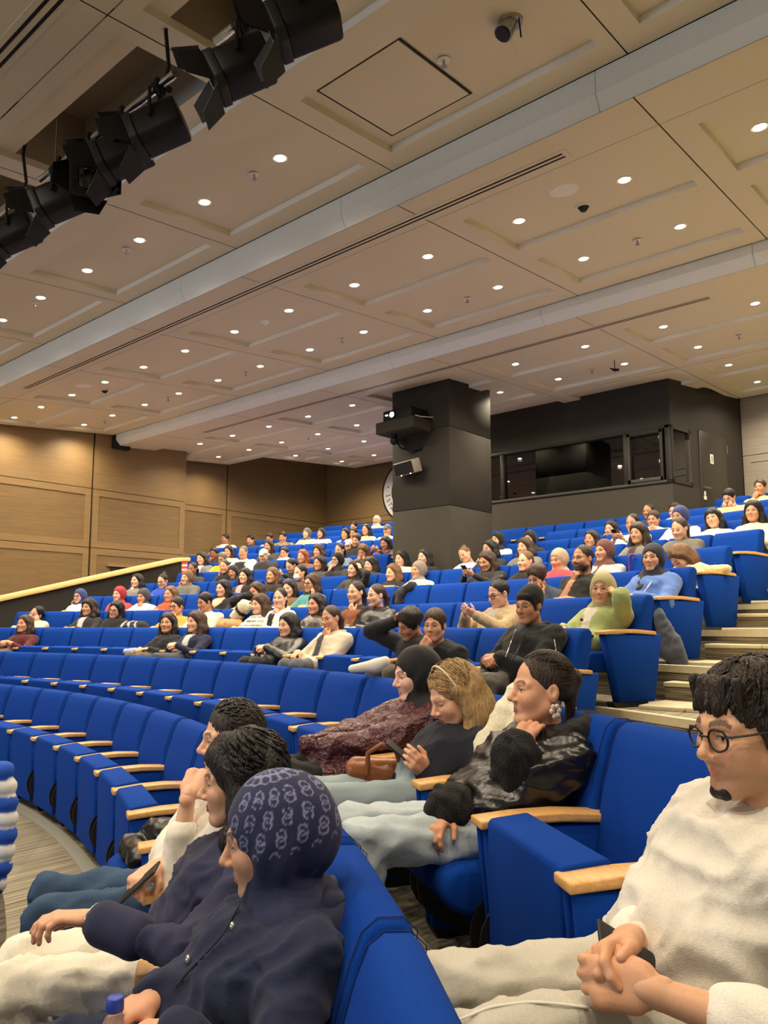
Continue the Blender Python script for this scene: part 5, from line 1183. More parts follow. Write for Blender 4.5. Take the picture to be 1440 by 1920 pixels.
CROWD = [
 # ---- third row
 (3, 45, 1170, 'f', 'long', 'br', (84, 34, 36), 'clasp', 8, -4, 0, 'woman in maroon sweater, long brown hair, far left of third row', dict(tmat=KNIT, lod=1, sleeve=0.75)),
 (3, 314, 1168, 'f', 'long', 'dk', (34, 36, 40), 'lap', 28, 0, 0, 'woman with long dark hair in plain black top, third row', dict(lod=1)),
 (3, 366, 1166, 'f', 'wavy', 'br', (30, 36, 62), 'clasp', 2, 0, 0, 'woman in navy hoodie with wavy brown hair, third row', dict(lod=1, inner=(196, 196, 190), hood=True, bottom=(70, 74, 84))),
 (3, 539, 1172, 'f', 'bob', 'blk', (30, 30, 32), 'clasp', 6, 4, 0, 'woman with black bob in shiny black leather jacket, third row', dict(lod=1, tmat=LEATHER, coat=True, skin='l')),
 (3, 620, 1160, 'f', 'tied', 'br', (188, 178, 158), 'mouthL', 10, 8, 4, 'woman in long beige coat covering her mouth with one hand', dict(lod=1, coat=True, inner=(60, 60, 64), bottom=(86, 88, 94))),
 (3, 768, 1170, 'm', 'shortcurly', 'dk', (38, 38, 42), 'crownR', -4, 26, -14, 'young man with curly dark hair resting head on his hand', dict(lod=1, dr=0.36, coat=True)),
 (3, 815, 1173, 'm', 'short', 'br', (22, 22, 24), 'mouthR', 34, 4, 0, 'young man in black hoodie with fist against his chin', dict(lod=1, dr=0.42, hood=True, inner=(120, 120, 116), foldamp=0.008)),
 (3, 992, 1136, 'm', 'beanie', (20, 20, 20), (26, 26, 26), 'clasp', 14, 8, 0, 'young man in black bomber jacket and black beret, third row', dict(lod=1, coat=True, inner=(16, 16, 17), skin='t', eyes=0.5, foldamp=0.009)),
 # ---- fourth row
 (4, 68, 1151, 'f', 'tied', 'blk', (206, 192, 160), 'temple' + 'L', 0, 4, -28, 'woman in cream coat asleep on her hand, far left', dict(coat=True, eyes=0)),
 (4, 166, 1139, 'f', 'curly', 'dk', (40, 40, 44), 'lap', 6, 0, 0, 'smiling woman with curly hair in black white-trimmed hoodie', dict(lod=2, hood=True, inner=(190, 190, 186))),
 (4, 217, 1143, 'f', 'bob', 'blk', (30, 30, 32), 'cross', 14, 10, -14, 'short-haired woman with glasses leaning over in black hoodie', dict(glasses=True, hood=True, eyes=0.4)),
 (4, 331, 1137, 'm', 'short', 'dk', (196, 148, 66), 'mouthL', 6, 6, 0, 'man in mustard sweater with hand over his face', dict(glasses=True, tmat=KNIT)),
 (4, 384, 1129, 'm', 'short', 'blk', (214, 210, 190), 'chinL', -6, 12, 0, 'young man in cream sweater resting chin on hand', dict(tmat=KNIT, skin='t', eyes=0.4)),
 (4, 486, 1133, 'f', 'wavy', 'br', (222, 218, 202), 'lap', -2, 4, 0, 'woman with brown hair in white striped sweater', dict(pattern=stripes(2, 0.05, (120, 118, 110), 0.3), lod=1)),
 (4, 525, 1122, 'f', 'tied', 'dk', (224, 222, 210), 'chinR', 24, 2, 0, 'woman in white jacket over black top with chin on hand', dict(inner=(22, 22, 24), lod=1)),
 (4, 592, 1133, 'f', 'long', 'dk', (72, 62, 56), 'lap', 6, 2, 0, 'woman with long dark hair in brown leather jacket', dict(tmat=LEATHER, lod=1)),
 (4, 667, 1111, 'f', 'tied', 'dk', (36, 34, 36), 'chinL', 6, 2, 0, 'woman in rust brown vest with hand at her chin', dict(pattern=body_c((128, 74, 44)), lod=1, tmat=KNIT)),
 (4, 705, 1117, 'f', 'tied', 'br', (40, 40, 42), 'lap', -6, 4, 0, 'woman with ponytail in black leather jacket beside the empty seats', dict(tmat=LEATHER, coat=True, lod=1, skin='l', lips=(190, 70, 70))),
 (4, 935, 1114, 'f', 'bun', 'blk', (214, 188, 148), 'phone', -4, 16, 0, 'woman with glasses in beige teddy fleece looking at her hands', dict(tmat=FUR, coat=True, glasses=True, lod=1, inner=(222, 216, 206), eyes=0.4, skin='l')),
 (4, 1130, 1104, 'f', 'bald', 'dk', (150, 160, 104), 'templeL', 30, 4, 0, 'woman in olive headscarf and olive green trench coat on aisle', dict(scarf=(158, 148, 104), coat=True, lod=1, inner=(196, 190, 178), bottom=(150, 160, 104), legs=True)),
 # ---- fifth row
 (5, 149, 1118, 'f', 'bald', 'dk', W_, 'cheekR', 4, 4, 0, 'woman in navy blue headscarf, glasses and white blouse', dict(scarf=(44, 60, 112), glasses=True)),
 (5, 223, 1114, 'f', 'bald', 'dk', (178, 62, 66), 'cross', 2, 2, 0, 'woman in red headscarf and matching red blouse', dict(scarf=(150, 34, 46))),
 (5, 268, 1118, 'f', 'bald', 'dk', (220, 220, 220), 'mouthL', 6, 10, 0, 'woman in dark grey headscarf, white checked shirt, hand on face', dict(scarf=(58, 62, 72), pattern=stripes(0, 0.06, (150, 154, 160), 0.2))),
 (5, 319, 1114, 'f', 'long', 'lb', (206, 76, 46), 'lap', 4, 2, 0, 'woman with long brown hair in orange red jacket', dict(hood=True)),
 (5, 417, 1103, 'f', 'long', 'blk', (32, 32, 34), 'lap', 2, 4, 0, 'woman with long black hair in off-shoulder black top', dict(neck_open=0.13, collar=False)),
 (5, 480, 1108, 'f', 'long', 'br', (48, 42, 38), 'mouthL', 0, 14, 0, 'brown-haired woman in dark top covering her mouth', dict(eyes=0.3)),
 (5, 541, 1103, 'f', 'long', 'dk', (110, 84, 62), 'lap', 20, 10, 8, 'woman in brown cardigan hidden behind the white jacket', dict()),
 (5, 583, 1094, 'f', 'long', 'br', (72, 134, 140), 'cheekL', 0, 4, -6, 'woman with glasses in teal sweater with cream patch', dict(glasses=True, pattern=patch((214, 200, 130), 0.14, 0.30, 0.10))),
 (5, 1007, 1083, 'm', 'shortcurly', 'br', (60, 70, 88), 'face', 10, 24, 0, 'curly-haired person bent forward with both hands on face', dict(dr=0.38, lod=1)),
 (5, 1092, 1048, 'm', 'lowbun', 'dk', (34, 34, 34), 'chinR', 4, 0, 0, 'bearded man in black T-shirt stroking his beard', dict(lod=1, stubble=0.97, sleeve=0.12, big=0.99, skin='t', sh_w=0.22)),
 (5, 1224, 1046, 'f', 'bald', 'dk', (92, 124, 190), 'lap', 20, 2, 0, 'woman in dark navy headscarf and blue knit jacket, aisle seat', dict(scarf=(30, 34, 48), lod=1, tmat=KNIT, coat=True, bottom=(92, 100, 116), legs=True)),
 # ---- sixth row
 (6, 256, 1089, 'f', 'long', 'blk', (150, 148, 146), 'chinR', -2, -2, 0, 'dark-haired woman in grey fur jacket, chin on hand', dict(tmat=FUR)),
 (6, 305, 1090, 'f', 'bun', 'dk', (40, 70, 170), 'lap', 4, 14, 0, 'woman with top bun, glasses and royal blue shirt', dict(glasses=True, eyes=0.3)),
 (6, 350, 1083, 'f', 'bald', 'dk', (94, 94, 92), 'cheekR', 2, 4, 0, 'woman in brown headscarf and grey coat', dict(scarf=(108, 82, 62), coat=True)),
 (6, 459, 1080, 'f', 'wavy', 'blk', (36, 34, 36), 'lap', 6, 0, 0, 'woman with long black wavy hair in pink-edged black top', dict(inner=(200, 150, 150), skin='l')),
 (6, 510, 1079, 'f', 'long', 'lb', (40, 38, 38), 'lap', 6, 2, 0, 'woman with long light brown hair in black top', dict()),
 (6, 562, 1074, 'f', 'tied', 'dk', (88, 68, 54), 'lap', -4, 6, 0, 'person in white face mask and brown jacket', dict()),
 (6, 664, 1067, 'f', 'long', 'dk', (42, 42, 44), 'crownL', -2, 2, -8, 'long-haired woman in charcoal cardigan, hand on her head', dict(inner=(70, 64, 58))),
 (6, 736, 1074, 'f', 'long', 'lb', (34, 32, 32), 'lap', -4, 4, 0, 'fair-haired woman with closed eyes in tan and black top', dict(pattern=body_c((196, 160, 110)), eyes=0, skin='l')),
 (6, 784, 1069, 'f', 'bald', 'dk', (214, 208, 176), 'lap', -4, 2, 0, 'woman in grey patterned headscarf and cream sweater', dict(scarf=(128, 118, 112))),
 (6, 912, 1052, 'f', 'long', 'br', (38, 38, 40), 'phone', 0, 20, 0, 'brown-haired woman in black looking down at her phone', dict(eyes=0.2)),
 (6, 985, 1053, 'f', 'tied', 'lb', (30, 28, 30), 'lap', 0, 0, 0, 'fair woman with tied hair and large earring in black', dict(skin='l')),
 (6, 1047, 1049, 'f', 'bald', 'dk', (206, 66, 76), 'lap', 2, 12, 0, 'woman in beige patterned headscarf and coral red jacket', dict(scarf=(172, 152, 126), eyes=0.3)),
 (6, 1132, 1033, 'f', 'bald', 'dk', (150, 152, 154), 'lap', 0, 2, 0, 'woman in brown headscarf and silver grey jacket', dict(scarf=(96, 60, 52), tmat=LEATHER)),
 (6, 1276, 1046, 'f', 'long', 'lb', (222, 204, 160), 'cross', -10, 46, 10, 'woman in cream sweater bent over her folded arms', dict(tmat=KNIT, dr=0.30, eyes=0)),
 # ---- seventh row
 (7, 361, 1067, 'f', 'tied', 'blk', (52, 50, 50), 'lap', 0, 6, 0, 'dark-haired woman behind the brown headscarf', dict(skin='d')),
 (7, 421, 1063, 'f', 'tied', 'dk', (28, 28, 30), 'cheekR', 6, 6, 8, 'person in black sweater leaning on one hand', dict()),
 (7, 437, 1073, 'f', 'bald', 'dk', (26, 26, 28), 'lap', 10, 10, 12, 'woman in black headscarf and black clothes, seventh row left', dict(scarf=(22, 22, 24), skin='t')),
 (7, 546, 1061, 'f', 'tied', 'blk', (30, 30, 30), 'phone', -6, 26, 0, 'black-haired person in black bent over clasped hands', dict(eyes=0)),
 (7, 598, 1056, 'f', 'long', 'dk', (76, 74, 74), 'lap', 0, 4, 0, 'dark-haired woman in grey sweater, seventh row middle', dict()),
 (7, 632, 1050, 'f', 'bald', 'dk', (58, 58, 60), 'mouthR', -4, 2, 0, 'woman in black headscarf with glasses, fist at her mouth', dict(scarf=(20, 20, 22), glasses=True)),
 (7, 694, 1059, 'f', 'wavy', 'dk', (66, 62, 46), 'mouthR', -4, 4, 0, 'dark wavy-haired woman in olive top, hand on mouth', dict()),
 (7, 752, 1048, 'f', 'long', 'blk', (196, 192, 184), 'lap', -2, 6, 0, 'woman with black hair and pale grey coat before the pillar', dict(coat=True)),
 (7, 795, 1045, 'f', 'long', 'blk', (32, 32, 34), 'lap', -2, 2, 0, 'black-haired woman dressed in black before the pillar', dict(skin='l')),
 (7, 872, 1041, 'f', 'bun', 'lb', (178, 190, 200), 'lap', 0, 12, 26, 'fair woman with bun asleep in pale denim jacket', dict(eyes=0)),
 (7, 917, 1029, 'f', 'long', 'blk', (40, 40, 40), 'lap', -6, 8, 0, 'dark-haired woman partly hidden beside the pillar', dict()),
 (7, 983, 1026, 'f', 'wavy', 'br', (112, 108, 100), 'lap', 0, 2, 0, 'woman with long wavy brown hair in grey coat', dict(coat=True)),
 (7, 1196, 1000, 'f', 'wavy', 'dk', (118, 116, 110), 'lap', 6, 4, 0, 'woman with dark curls in grey jacket behind blue jacket', dict(inner=(60, 52, 50))),
 (7, 1274, 992, 'f', 'tied', 'br', (98, 96, 86), 'lap', 4, 18, 0, 'woman with tied brown hair in olive grey jacket looking down', dict(eyes=0.2, coat=True)),
 # ---- eighth row
 (8, 377, 1047, 'f', 'long', 'blk', (110, 112, 116), 'lap', 4, 10, 8, 'black-haired woman in grey jacket with white scarf', dict(inner=(224, 224, 220))),
 (8, 417, 1048, 'm', 'short', 'gr', (226, 168, 40), 'lap', 0, 18, 0, 'grey-haired man in bright yellow sweater', dict(eyes=0.2, glasses=True)),
 (8, 456, 1036, 'm', 'crop', 'gr', (222, 220, 206), 'lap', 2, 4, 0, 'grey-haired man in black vest over white sleeves', dict(pattern=body_c((44, 42, 42)), coat=True)),
 (8, 494, 1042, 'm', 'cap', (206, 206, 202), (44, 44, 46), 'lap', 8, 20, 0, 'person in white baseball cap and black jacket', dict(coat=True)),
 (8, 567, 1043, 'f', 'long', 'red', (116, 84, 66), 'lap', 2, 6, 0, 'red-haired woman in brown jacket', dict(skin='l')),
 (8, 637, 1032, 'f', 'tied', 'dk', (110, 130, 150), 'lap', 0, 10, 0, 'woman with tied dark hair in denim blue jacket', dict()),
 (8, 680, 1034, 'f', 'bob', 'lb', (78, 76, 60), 'face', 10, 30, 0, 'light-haired person bent over in olive sweater', dict()),
 (8, 932, 1012, 'f', 'bald', 'dk', (226, 226, 222), 'lap', -2, 4, 0, 'woman in black headscarf and white top beside the pillar', dict(scarf=(20, 20, 22))),
 (8, 993, 1010, 'f', 'bald', 'dk', (26, 26, 28), 'lap', 10, 8, 0, 'woman all in black headscarf and robe below the booth', dict(scarf=(18, 18, 20))),
 (8, 1108, 1011, 'f', 'long', 'dk', (60, 56, 54), 'lap', 4, 0, 0, 'brown-haired woman below the booth window', dict()),
 (8, 1186, 981, 'f', 'tied', 'dk', (226, 222, 206), 'phone', 6, 8, 0, 'woman in cream top holding up a phone below the booth', dict()),
 (8, 1274, 967, 'f', 'bald', 'dk', (228, 228, 224), 'lap', 0, 10, 0, 'woman in shiny blue headscarf and white top', dict(scarf=(52, 62, 112))),
 (8, 1337, 972, 'f', 'bangs', 'blk', (232, 230, 226), 'lap', 14, 0, 12, 'woman with black fringe bob in white shirt', dict(lod=2)),
 (8, 1412, 959, 'f', 'wavy', 'blk', (226, 214, 184), 'lap', 16, 0, 0, 'woman with long black waves in cream cardigan, right edge', dict()),
 # ---- ninth row
 (9, 401, 1038, 'm', 'short', 'blk', (40, 44, 40), 'mouthR', 6, 8, 0, 'dark-haired person with hand across the face, back left', dict(skin='d')),
 (9, 428, 1034, 'f', 'bob', 'dk', (206, 190, 150), 'lap', 4, 8, 0, 'dark-haired woman in cream top behind the yellow sweater', dict()),
 (9, 503, 1024, 'f', 'long', 'dk', (60, 62, 66), 'lap', 2, 6, 0, 'dark-haired woman in black jacket with white stripe', dict(inner=(214, 214, 212))),
 (9, 533, 1037, 'm', 'short', 'dk', (226, 226, 222), 'cheekR', 6, 8, 0, 'dark-haired man in white shirt propping his head', dict()),
 (9, 596, 1033, 'f', 'curly', 'br', (122, 74, 64), 'lap', 0, 6, 0, 'curly brown-haired woman in russet top', dict()),
 (9, 655, 1025, 'm', 'cap', (176, 180, 182), (84, 84, 84), 'mouthR', 4, 10, 0, 'person in pale grey cap leaning on a hand', dict()),
 (9, 668, 1013, 'm', 'short', 'br', (40, 40, 42), 'cheekR', 6, 14, -8, 'brown-haired youth in black shirt near the pillar', dict()),
 (9, 722, 1018, 'f', 'long', 'blk', (120, 62, 54), 'phone', 0, 18, 0, 'black-haired woman in red checked shirt beside the pillar', dict(pattern=stripes(0, 0.07, (40, 34, 34), 0.5))),
 (9, 1145, 992, 'f', 'bob', 'dk', (70, 66, 62), 'cheekR', 4, 4, 0, 'dark-haired person leaning on hand under the booth', dict()),
 (9, 1225, 974, 'm', 'short', 'br', (214, 200, 180), 'mouthL', 10, 8, 0, 'brown-haired man rubbing his face, ninth row right', dict()),
 # ---- rear rows
 (10, 1216, 959, 'f', 'tied', 'dk', (52, 48, 44), 'lap', 4, 6, 0, 'dark-haired woman in the tenth row under the booth corner', dict(skin='t')),
 (10, 1265, 958, 'm', 'short', 'blk', (206, 194, 160), 'lap', 6, 10, 0, 'dark-haired man in cream jacket behind the blue headscarf', dict()),
 (10, 1367, 933, 'm', 'short', 'blk', (196, 170, 136), 'face', 0, 26, 0, 'black-haired person in tan jacket hiding face by the door', dict()),
 (11, 1425, 914, 'm', 'short', 'br', (206, 186, 146), 'mouthR', 8, 2, 0, 'brown-haired man in beige jacket at upper right, fist to mouth', dict()),
 (11, 422, 1011, 'm', 'short', 'dk', (206, 210, 208), 'lap', -16, 0, 0, 'dark-haired man in pale shirt at the back left wall', dict(skin='t')),
 (11, 469, 1013, 'm', 'short', 'blk', (52, 44, 40), 'lap', 0, 10, 0, 'black-haired person in dark clothes at the back left', dict()),
 (11, 505, 1010, 'm', 'short', 'blk', (206, 206, 204), 'mouthR', 4, 16, 0, 'black-haired person holding white paper to the face', dict()),
 (11, 530, 1007, 'm', 'short', 'dk', (142, 114, 78), 'lap', 6, 16, 0, 'dark-haired man in brown camouflage jacket', dict(pattern=blotch((90, 84, 58), 40))),
 (11, 575, 1000, 'f', 'bald', 'dk', (198, 184, 150), 'lap', 0, 2, 0, 'woman in grey headscarf and beige coat near the back', dict(scarf=(84, 82, 82), coat=True)),
 (11, 602, 1000, 'f', 'bald', 'dk', (224, 220, 208), 'chinR', 0, 2, 0, 'woman in black headscarf and white coat near the back', dict(scarf=(22, 22, 24), coat=True)),
 (11, 647, 1001, 'f', 'long', 'blk', (190, 190, 188), 'lap', 0, 8, 0, 'black-haired woman in white and black jacket, back rows', dict(inner=(40, 40, 42))),
 (11, 663, 1000, 'm', 'short', 'dk', (214, 206, 190), 'mouthL', 4, 8, 0, 'dark-haired man in white top, back rows', dict()),
 (11, 686, 993, 'f', 'long', 'blk', (214, 190, 144), 'lap', 0, 0, 0, 'woman with long black hair in camel jacket, back rows', dict()),
 (11, 726, 994, 'm', 'cap', (96, 98, 98), (220, 216, 206), 'mouthL', 4, 8, 0, 'person in dark grey cap at the pillar edge', dict()),
 (13, 663, 988, 'm', 'short', 'blk', (50, 50, 52), 'lap', 0, 4, 0, 'black-haired man in the last row', dict()),
 (13, 706, 976, 'f', 'bald', 'dk', (206, 194, 170), 'lap', 0, 0, 0, 'woman in pale cream headscarf in the last row', dict(scarf=(196, 184, 160))),
]
MID = {}
for c in CROWD:
    k, x, y, sex, hair, hc, top, pose, yw, pt_, rl, lab_, kw = c
    kw = dict(kw); kw.setdefault('lod', 2 if k <= 6 or (k == 8 and x > 1250) else 3); kw.setdefault('legs', k <= 3)
    kw.setdefault('bottom', ((44, 48, 60), (30, 30, 34), (70, 80, 100), (90, 86, 80))[len(lab_) % 4]); kw.setdefault('skin', ('m', 'l', 'm', 't')[len(lab_) % 4] if sex == 'm' else ('l', 'm', 'l', 'm')[len(lab_) % 4])
    q = person(k, x, y, sex, hair, hc, top, pose, yw, pt_, rl, lab_, **kw)
    if kw['lod'] == 1: MID[(k, x)] = q
    if pose == 'phone' and 'phone' in lab_:
        mb = MB(); c_ = (q.arms['R'][2] + q.arms['L'][2]) / 2 + np.array([0, 0.06, 0.06]); mb.box(-0.036, 0.036, -0.004, 0.004, -0.07, 0.07)
        po = mb.build('phone', BLACKP, None, bevel=0.003); M = Matrix.Translation(q.base + q.Rw @ c_) @ Matrix(q.Rw.tolist()).to_4x4() @ Matrix.Rotation(math.radians(-45), 4, 'X'); po.matrix_world = M
        tag(po, 'dark phone held by the ' + lab_.split(' looking')[0].split(' holding')[0], 'phone')
    if 'mask' in lab_:
        mb = MB(); mb.ball((0, 0, 0), (0.060, 0.058, 0.052), 8); mo = mb.build('face_mask', WHITEP, q.root, smooth=True); mo.matrix_local = Matrix.Translation(q.hl + q.Rh @ np.array([0, 0.058, -0.055])) @ Matrix(q.Rh.tolist()).to_4x4()
# ================================================================== THE SEVEN NEAR FIGURES
def wd(p0, p1): return np.asarray(p1) - np.asarray(p0)
def soft(name, root, cones, h, col, mt, amp=0.0, sc_=60, seed=1, k=0.02, ells=()):
    pts = np.array([p for c in cones for p in (c[0], c[1])] + [e[0] for e in ells]); R = max([max(c[2], c[3]) for c in cones] + [max(e[1]) for e in ells] + [0.01]) * 1.6
    g = Field(pts.min(0) - R, pts.max(0) + R, h)
    for c in cones: g.cone(c[0], c[1], c[2], c[3], k, 0, **(c[4] if len(c) > 4 else {}))
    for e in ells: g.ell(e[0], e[1], k)
    v, f, mid = g.mesh()
    if amp: v = v + vnormals(v, f) * (amp * waves(v, seed, sc_))[:, None]
    return obj_from(name, [(v, f, L3(col), mt)], root)

# ---- man in white sweater, right foreground
rw, lw_ = at(1178, 1762, 1.30), at(1228, 1858, 1.17)
wm = person(2, 1402, 1366, 'm', 'fringe', (44, 34, 28), (218, 212, 200), 'clasp', 6, 8, 0, 'man in white sweater and round glasses, right foreground, hands clasped', skin=(214, 164, 128), bottom=(190, 186, 174), lod=0, headw=at(1402, 1366, 1.47), seat=16.5, glasses=True,
            stubble=0.30, eyes=0.75, strands=430, pel_z=0.39, knee_z=0.385, targets={'R': (rw, wd(rw, at(1092, 1806, 1.22)), (0.4, -0.6, -0.6), None, 'clasp'), 'L': (lw_, wd(lw_, at(1098, 1838, 1.22)), wd(at(1110, 1835, 1.2), at(1110, 1835, 1.5)), None, 'clasp')}, foldamp=0.014, big=0.955, sleeve=0.62, tmat=CLOTH, collar=False, mats=dict(bottom=CLOTH), body_dr=0.35, knee_y=0.50)
soft('neckband', wm.root, [(wm.nb + np.array([0.068 * math.cos(t), 0.008 + 0.060 * math.sin(t), -0.012 - 0.022 * math.sin(t)]), wm.nb + np.array([0.068 * math.cos(t + 0.55), 0.008 + 0.060 * math.sin(t + 0.55), -0.012 - 0.022 * math.sin(t + 0.55)]), 0.011, 0.011) for t in np.linspace(0, 2 * math.pi, 13)[:-1]], 0.004, (232, 226, 214), CLOTH)
soft('goatee', wm.root, [(wm.hl + wm.Rh @ np.array([-0.012, 0.081, -0.103]), wm.hl + wm.Rh @ np.array([0.012, 0.081, -0.103]), 0.0140, 0.0140)], 0.003, (34, 26, 22), HAIR, 0.003, 160)
for sg in (-1, 1): soft('sweater_cuff', wm.root, [(wm.arms['R' if sg > 0 else 'L'][1] + (wm.arms['R' if sg > 0 else 'L'][2] - wm.arms['R' if sg > 0 else 'L'][1]) * a_, wm.arms['R' if sg > 0 else 'L'][1] + (wm.arms['R' if sg > 0 else 'L'][2] - wm.arms['R' if sg > 0 else 'L'][1]) * (a_ + 0.06), 0.049, 0.049) for a_ in (0.40, 0.50)], 0.005, (234, 228, 216), CLOTH, 0.004, 80)
mb = MB(); mb.box(-0.037, 0.037, -0.075, 0.075, -0.004, 0.004); ph1 = mb.build('phone', BLACKP, None, bevel=0.003)
ph1.matrix_world = Matrix.Translation(at(1188, 1800, 1.285)) @ Matrix(np.stack([unit(cF * 0.8 + cU * 0.4), unit(-cR * 0.75 + cU * 0.62), unit(cU * 0.7 - cF * 0.5 + cR * 0.5)], 1).tolist()).to_4x4(); tag(ph1, 'black phone lying under the clasped hands of the man in white', 'phone')

# ---- woman in navy patterned headscarf, left foreground
nh = person(1, 512, 1566, 'f', 'bald', 'dk', (34, 40, 66), 'lap', -6, 12, 0, 'woman in navy ring-patterned headscarf and navy coat, left foreground', skin=(218, 166, 134), bottom=(44, 46, 62), lod=0, body_dr=0.33, headw=at(512, 1566, 1.65), seat=11.5, eyes=0.55, foldamp=0.014, coat=True, faceblush=0.3, dr=0.13, 
            big=0.97, targets={'L': (at(318, 1935, 1.36), wd(at(318, 1935, 1.36), at(250, 1935, 1.4)), (0, 0, -1), None, 'relaxed'), 'R': (at(292, 1862, 1.50), wd(at(330, 1845, 1.5), at(270, 1885, 1.45)), (0, 0, -1), None, 'relaxed')})
v2, f2, m2 = hair_mesh('hijab', 0.0041); C2 = np.tile(L3((38, 42, 76)), (len(v2), 1))
rr_ = np.random.RandomState(4); th = np.arctan2(v2[:, 0], -(v2[:, 1] + 0.02)); zz = v2[:, 2]; radi = 0.11
for i in range(-6, 7):
    for j in range(-1, 5):
        zc_ = 0.132 - 0.040 * j - 0.0; cu_ = np.sqrt(max(1e-4, 1 - min(0.98, (zc_ - 0.024) / 0.118) ** 2)) if zc_ > 0.024 else 1.0
        thc = (i + 0.5 * (j % 2)) * 0.44
        for dz_, dx_ in ((0.006, 0.002), (-0.006, -0.002)):
            dd = np.hypot((th - thc) * radi * cu_ - dx_, (zz - (zc_ + dz_)) / max(0.35, cu_ ** 0.5)); q = (np.abs(dd - 0.0105) < 0.0017) & (zz > -0.02); C2[q] = L3((124, 128, 168))
obj_from('headscarf', [(nh.hl + v2 @ nh.Rh.T * 0.985, f2, C2, SCARF)], nh.root)
soft('scarf_end', nh.root, [(nh.nb + np.array([0.085 * math.cos(t), -0.01 + 0.085 * math.sin(t), -0.01 - 0.02 * math.sin(t)]), nh.nb + np.array([0.085 * math.cos(t + 0.63), -0.01 + 0.085 * math.sin(t + 0.63), -0.01 - 0.02 * math.sin(t + 0.63)]), 0.036, 0.036) for t in np.linspace(0, 2 * math.pi, 11)[:-1]] + [(nh.nb + np.array([-0.09, -0.08, -0.03]), nh.nb + np.array([-0.13, -0.10, -0.25]), 0.045, 0.04)], 0.007, (34, 37, 64), SCARF, 0.004, 60)
mb = MB(); wz = nh.arms['R'][2]; dv = unit(nh.arms['R'][2] - nh.arms['R'][1]); u_ = unit(np.cross(dv, [0, 0, 1])); w2_ = np.cross(dv, u_)
mb.tube([wz - dv * 0.01 + 0.031 * (math.cos(t) * u_ + math.sin(t) * w2_) for t in np.linspace(0, 2 * math.pi, 17)], 0.004, n=6); mb.build('gold_bracelet', mat('old_gold', lin(150, 112, 60), 0.3, metal=1.0), nh.root, smooth=True)

# ---- woman with dark curls in navy jacket
lw1 = at(172, 1722, 1.80)
cw = person(1, 448, 1462, 'f', 'curly', (34, 28, 25), (46, 48, 76), 'lap', -6, 6, 0, 'woman with short dark curls, navy jacket and white trousers', skin=(222, 172, 140), bottom=(228, 222, 206), lod=0, body_dr=0.34, headw=at(448, 1462, 2.15), seat=10.5, eyes=0.6, foldamp=0.014, coat=False, dr=0.14, lips=(182, 96, 88), inner=(40, 40, 60), sleeve=0.86,
            targets={'L': (lw1, wd(lw1, at(70, 1722, 1.76)), (0.1, 0.1, -1), None, 'relaxed'), 'R': (at(335, 1745, 2.06), None, None, None, 'relaxed')}, strands=380)
mb = MB(); dv = unit(cw.arms['L'][2] - cw.arms['L'][1]); u_ = unit(np.cross(dv, [0, 0, 1])); w2_ = np.cross(dv, u_)
for i in range(2):
    mb.tube([cw.arms['L'][2] - dv * (0.005 + 0.012 * i) + 0.034 * (math.cos(t) * u_ + math.sin(t) * w2_) for t in np.linspace(0, 2 * math.pi, 17)], 0.004 if i == 0 else 0.002, n=6)
mb.build('silver_bracelet', STEEL, cw.root, smooth=True)
soft('sleeve_cuff', cw.root, [(cw.arms['L'][1] + (cw.arms['L'][2] - cw.arms['L'][1]) * 0.52, cw.arms['L'][1] + (cw.arms['L'][2] - cw.arms['L'][1]) * 0.84, 0.052, 0.050)], 0.006, (46, 48, 76), CLOTH, 0.003, 70)
soft('jacket_collar', cw.root, [(cw.nb + np.array([0.07, -0.03, 0.01]), cw.nb + np.array([0.075, 0.07, -0.07]), 0.026, 0.03), (cw.nb + np.array([-0.07, -0.03, 0.01]), cw.nb + np.array([-0.075, 0.07, -0.07]), 0.026, 0.03), (cw.nb + np.array([0.07, -0.03, 0.01]), cw.nb + np.array([-0.07, -0.03, 0.01]), 0.03, 0.03)], 0.006, (44, 46, 74), CLOTH, 0.003, 70)

# ---- man in white shirt with hand at his mouth
ws = person(1, 434, 1386, 'm', 'quiff', (58, 52, 46), (232, 226, 212), 'mouthL', 2, 2, 0, 'dark-haired man in white shirt and jeans, hand to his mouth', skin=(226, 178, 146), bottom=(62, 84, 112), lod=0, body_dr=0.32, headw=at(434, 1386, 2.63), seat=9.5, eyes=0.7, foldamp=0.014, dr=0.15, stubble=0.2, strands=420, sleeve=0.66, mats=dict(bottom=DENIM),
            targets={'L': (at(352, 1492, 2.42), wd(at(352, 1492, 2.42), at(376, 1440, 2.50)), wd(at(360, 1440, 2.5), at(400, 1430, 2.7)), (-0.2, -0.2, -1), 'fist'), 'R': (at(290, 1625, 2.38), wd(at(290, 1625, 2.38), at(238, 1668, 2.25)), (0, 0.2, -1), None, 'grip')})
soft('shirt_collar', ws.root, [(ws.nb + np.array([0.062, -0.04, 0.02]), ws.nb + np.array([0.05, 0.07, -0.03]), 0.016, 0.016), (ws.nb + np.array([-0.062, -0.04, 0.02]), ws.nb + np.array([-0.05, 0.07, -0.03]), 0.016, 0.016)], 0.005, (234, 228, 216), CLOTH)
mb = MB(); mb.box(-0.036, 0.036, -0.07, 0.07, -0.004, 0.004); ph2 = mb.build('phone', BLACKP, None, bevel=0.003); ph2.matrix_world = Matrix.Translation(at(262, 1655, 2.27)) @ Matrix(np.stack([unit(cF), unit(-cR * 0.6 - cU * 0.7), unit(cU * 0.7 - cR * 0.5)], 1).tolist()).to_4x4(); tag(ph2, 'dark phone in the hand of the man in white shirt', 'phone')

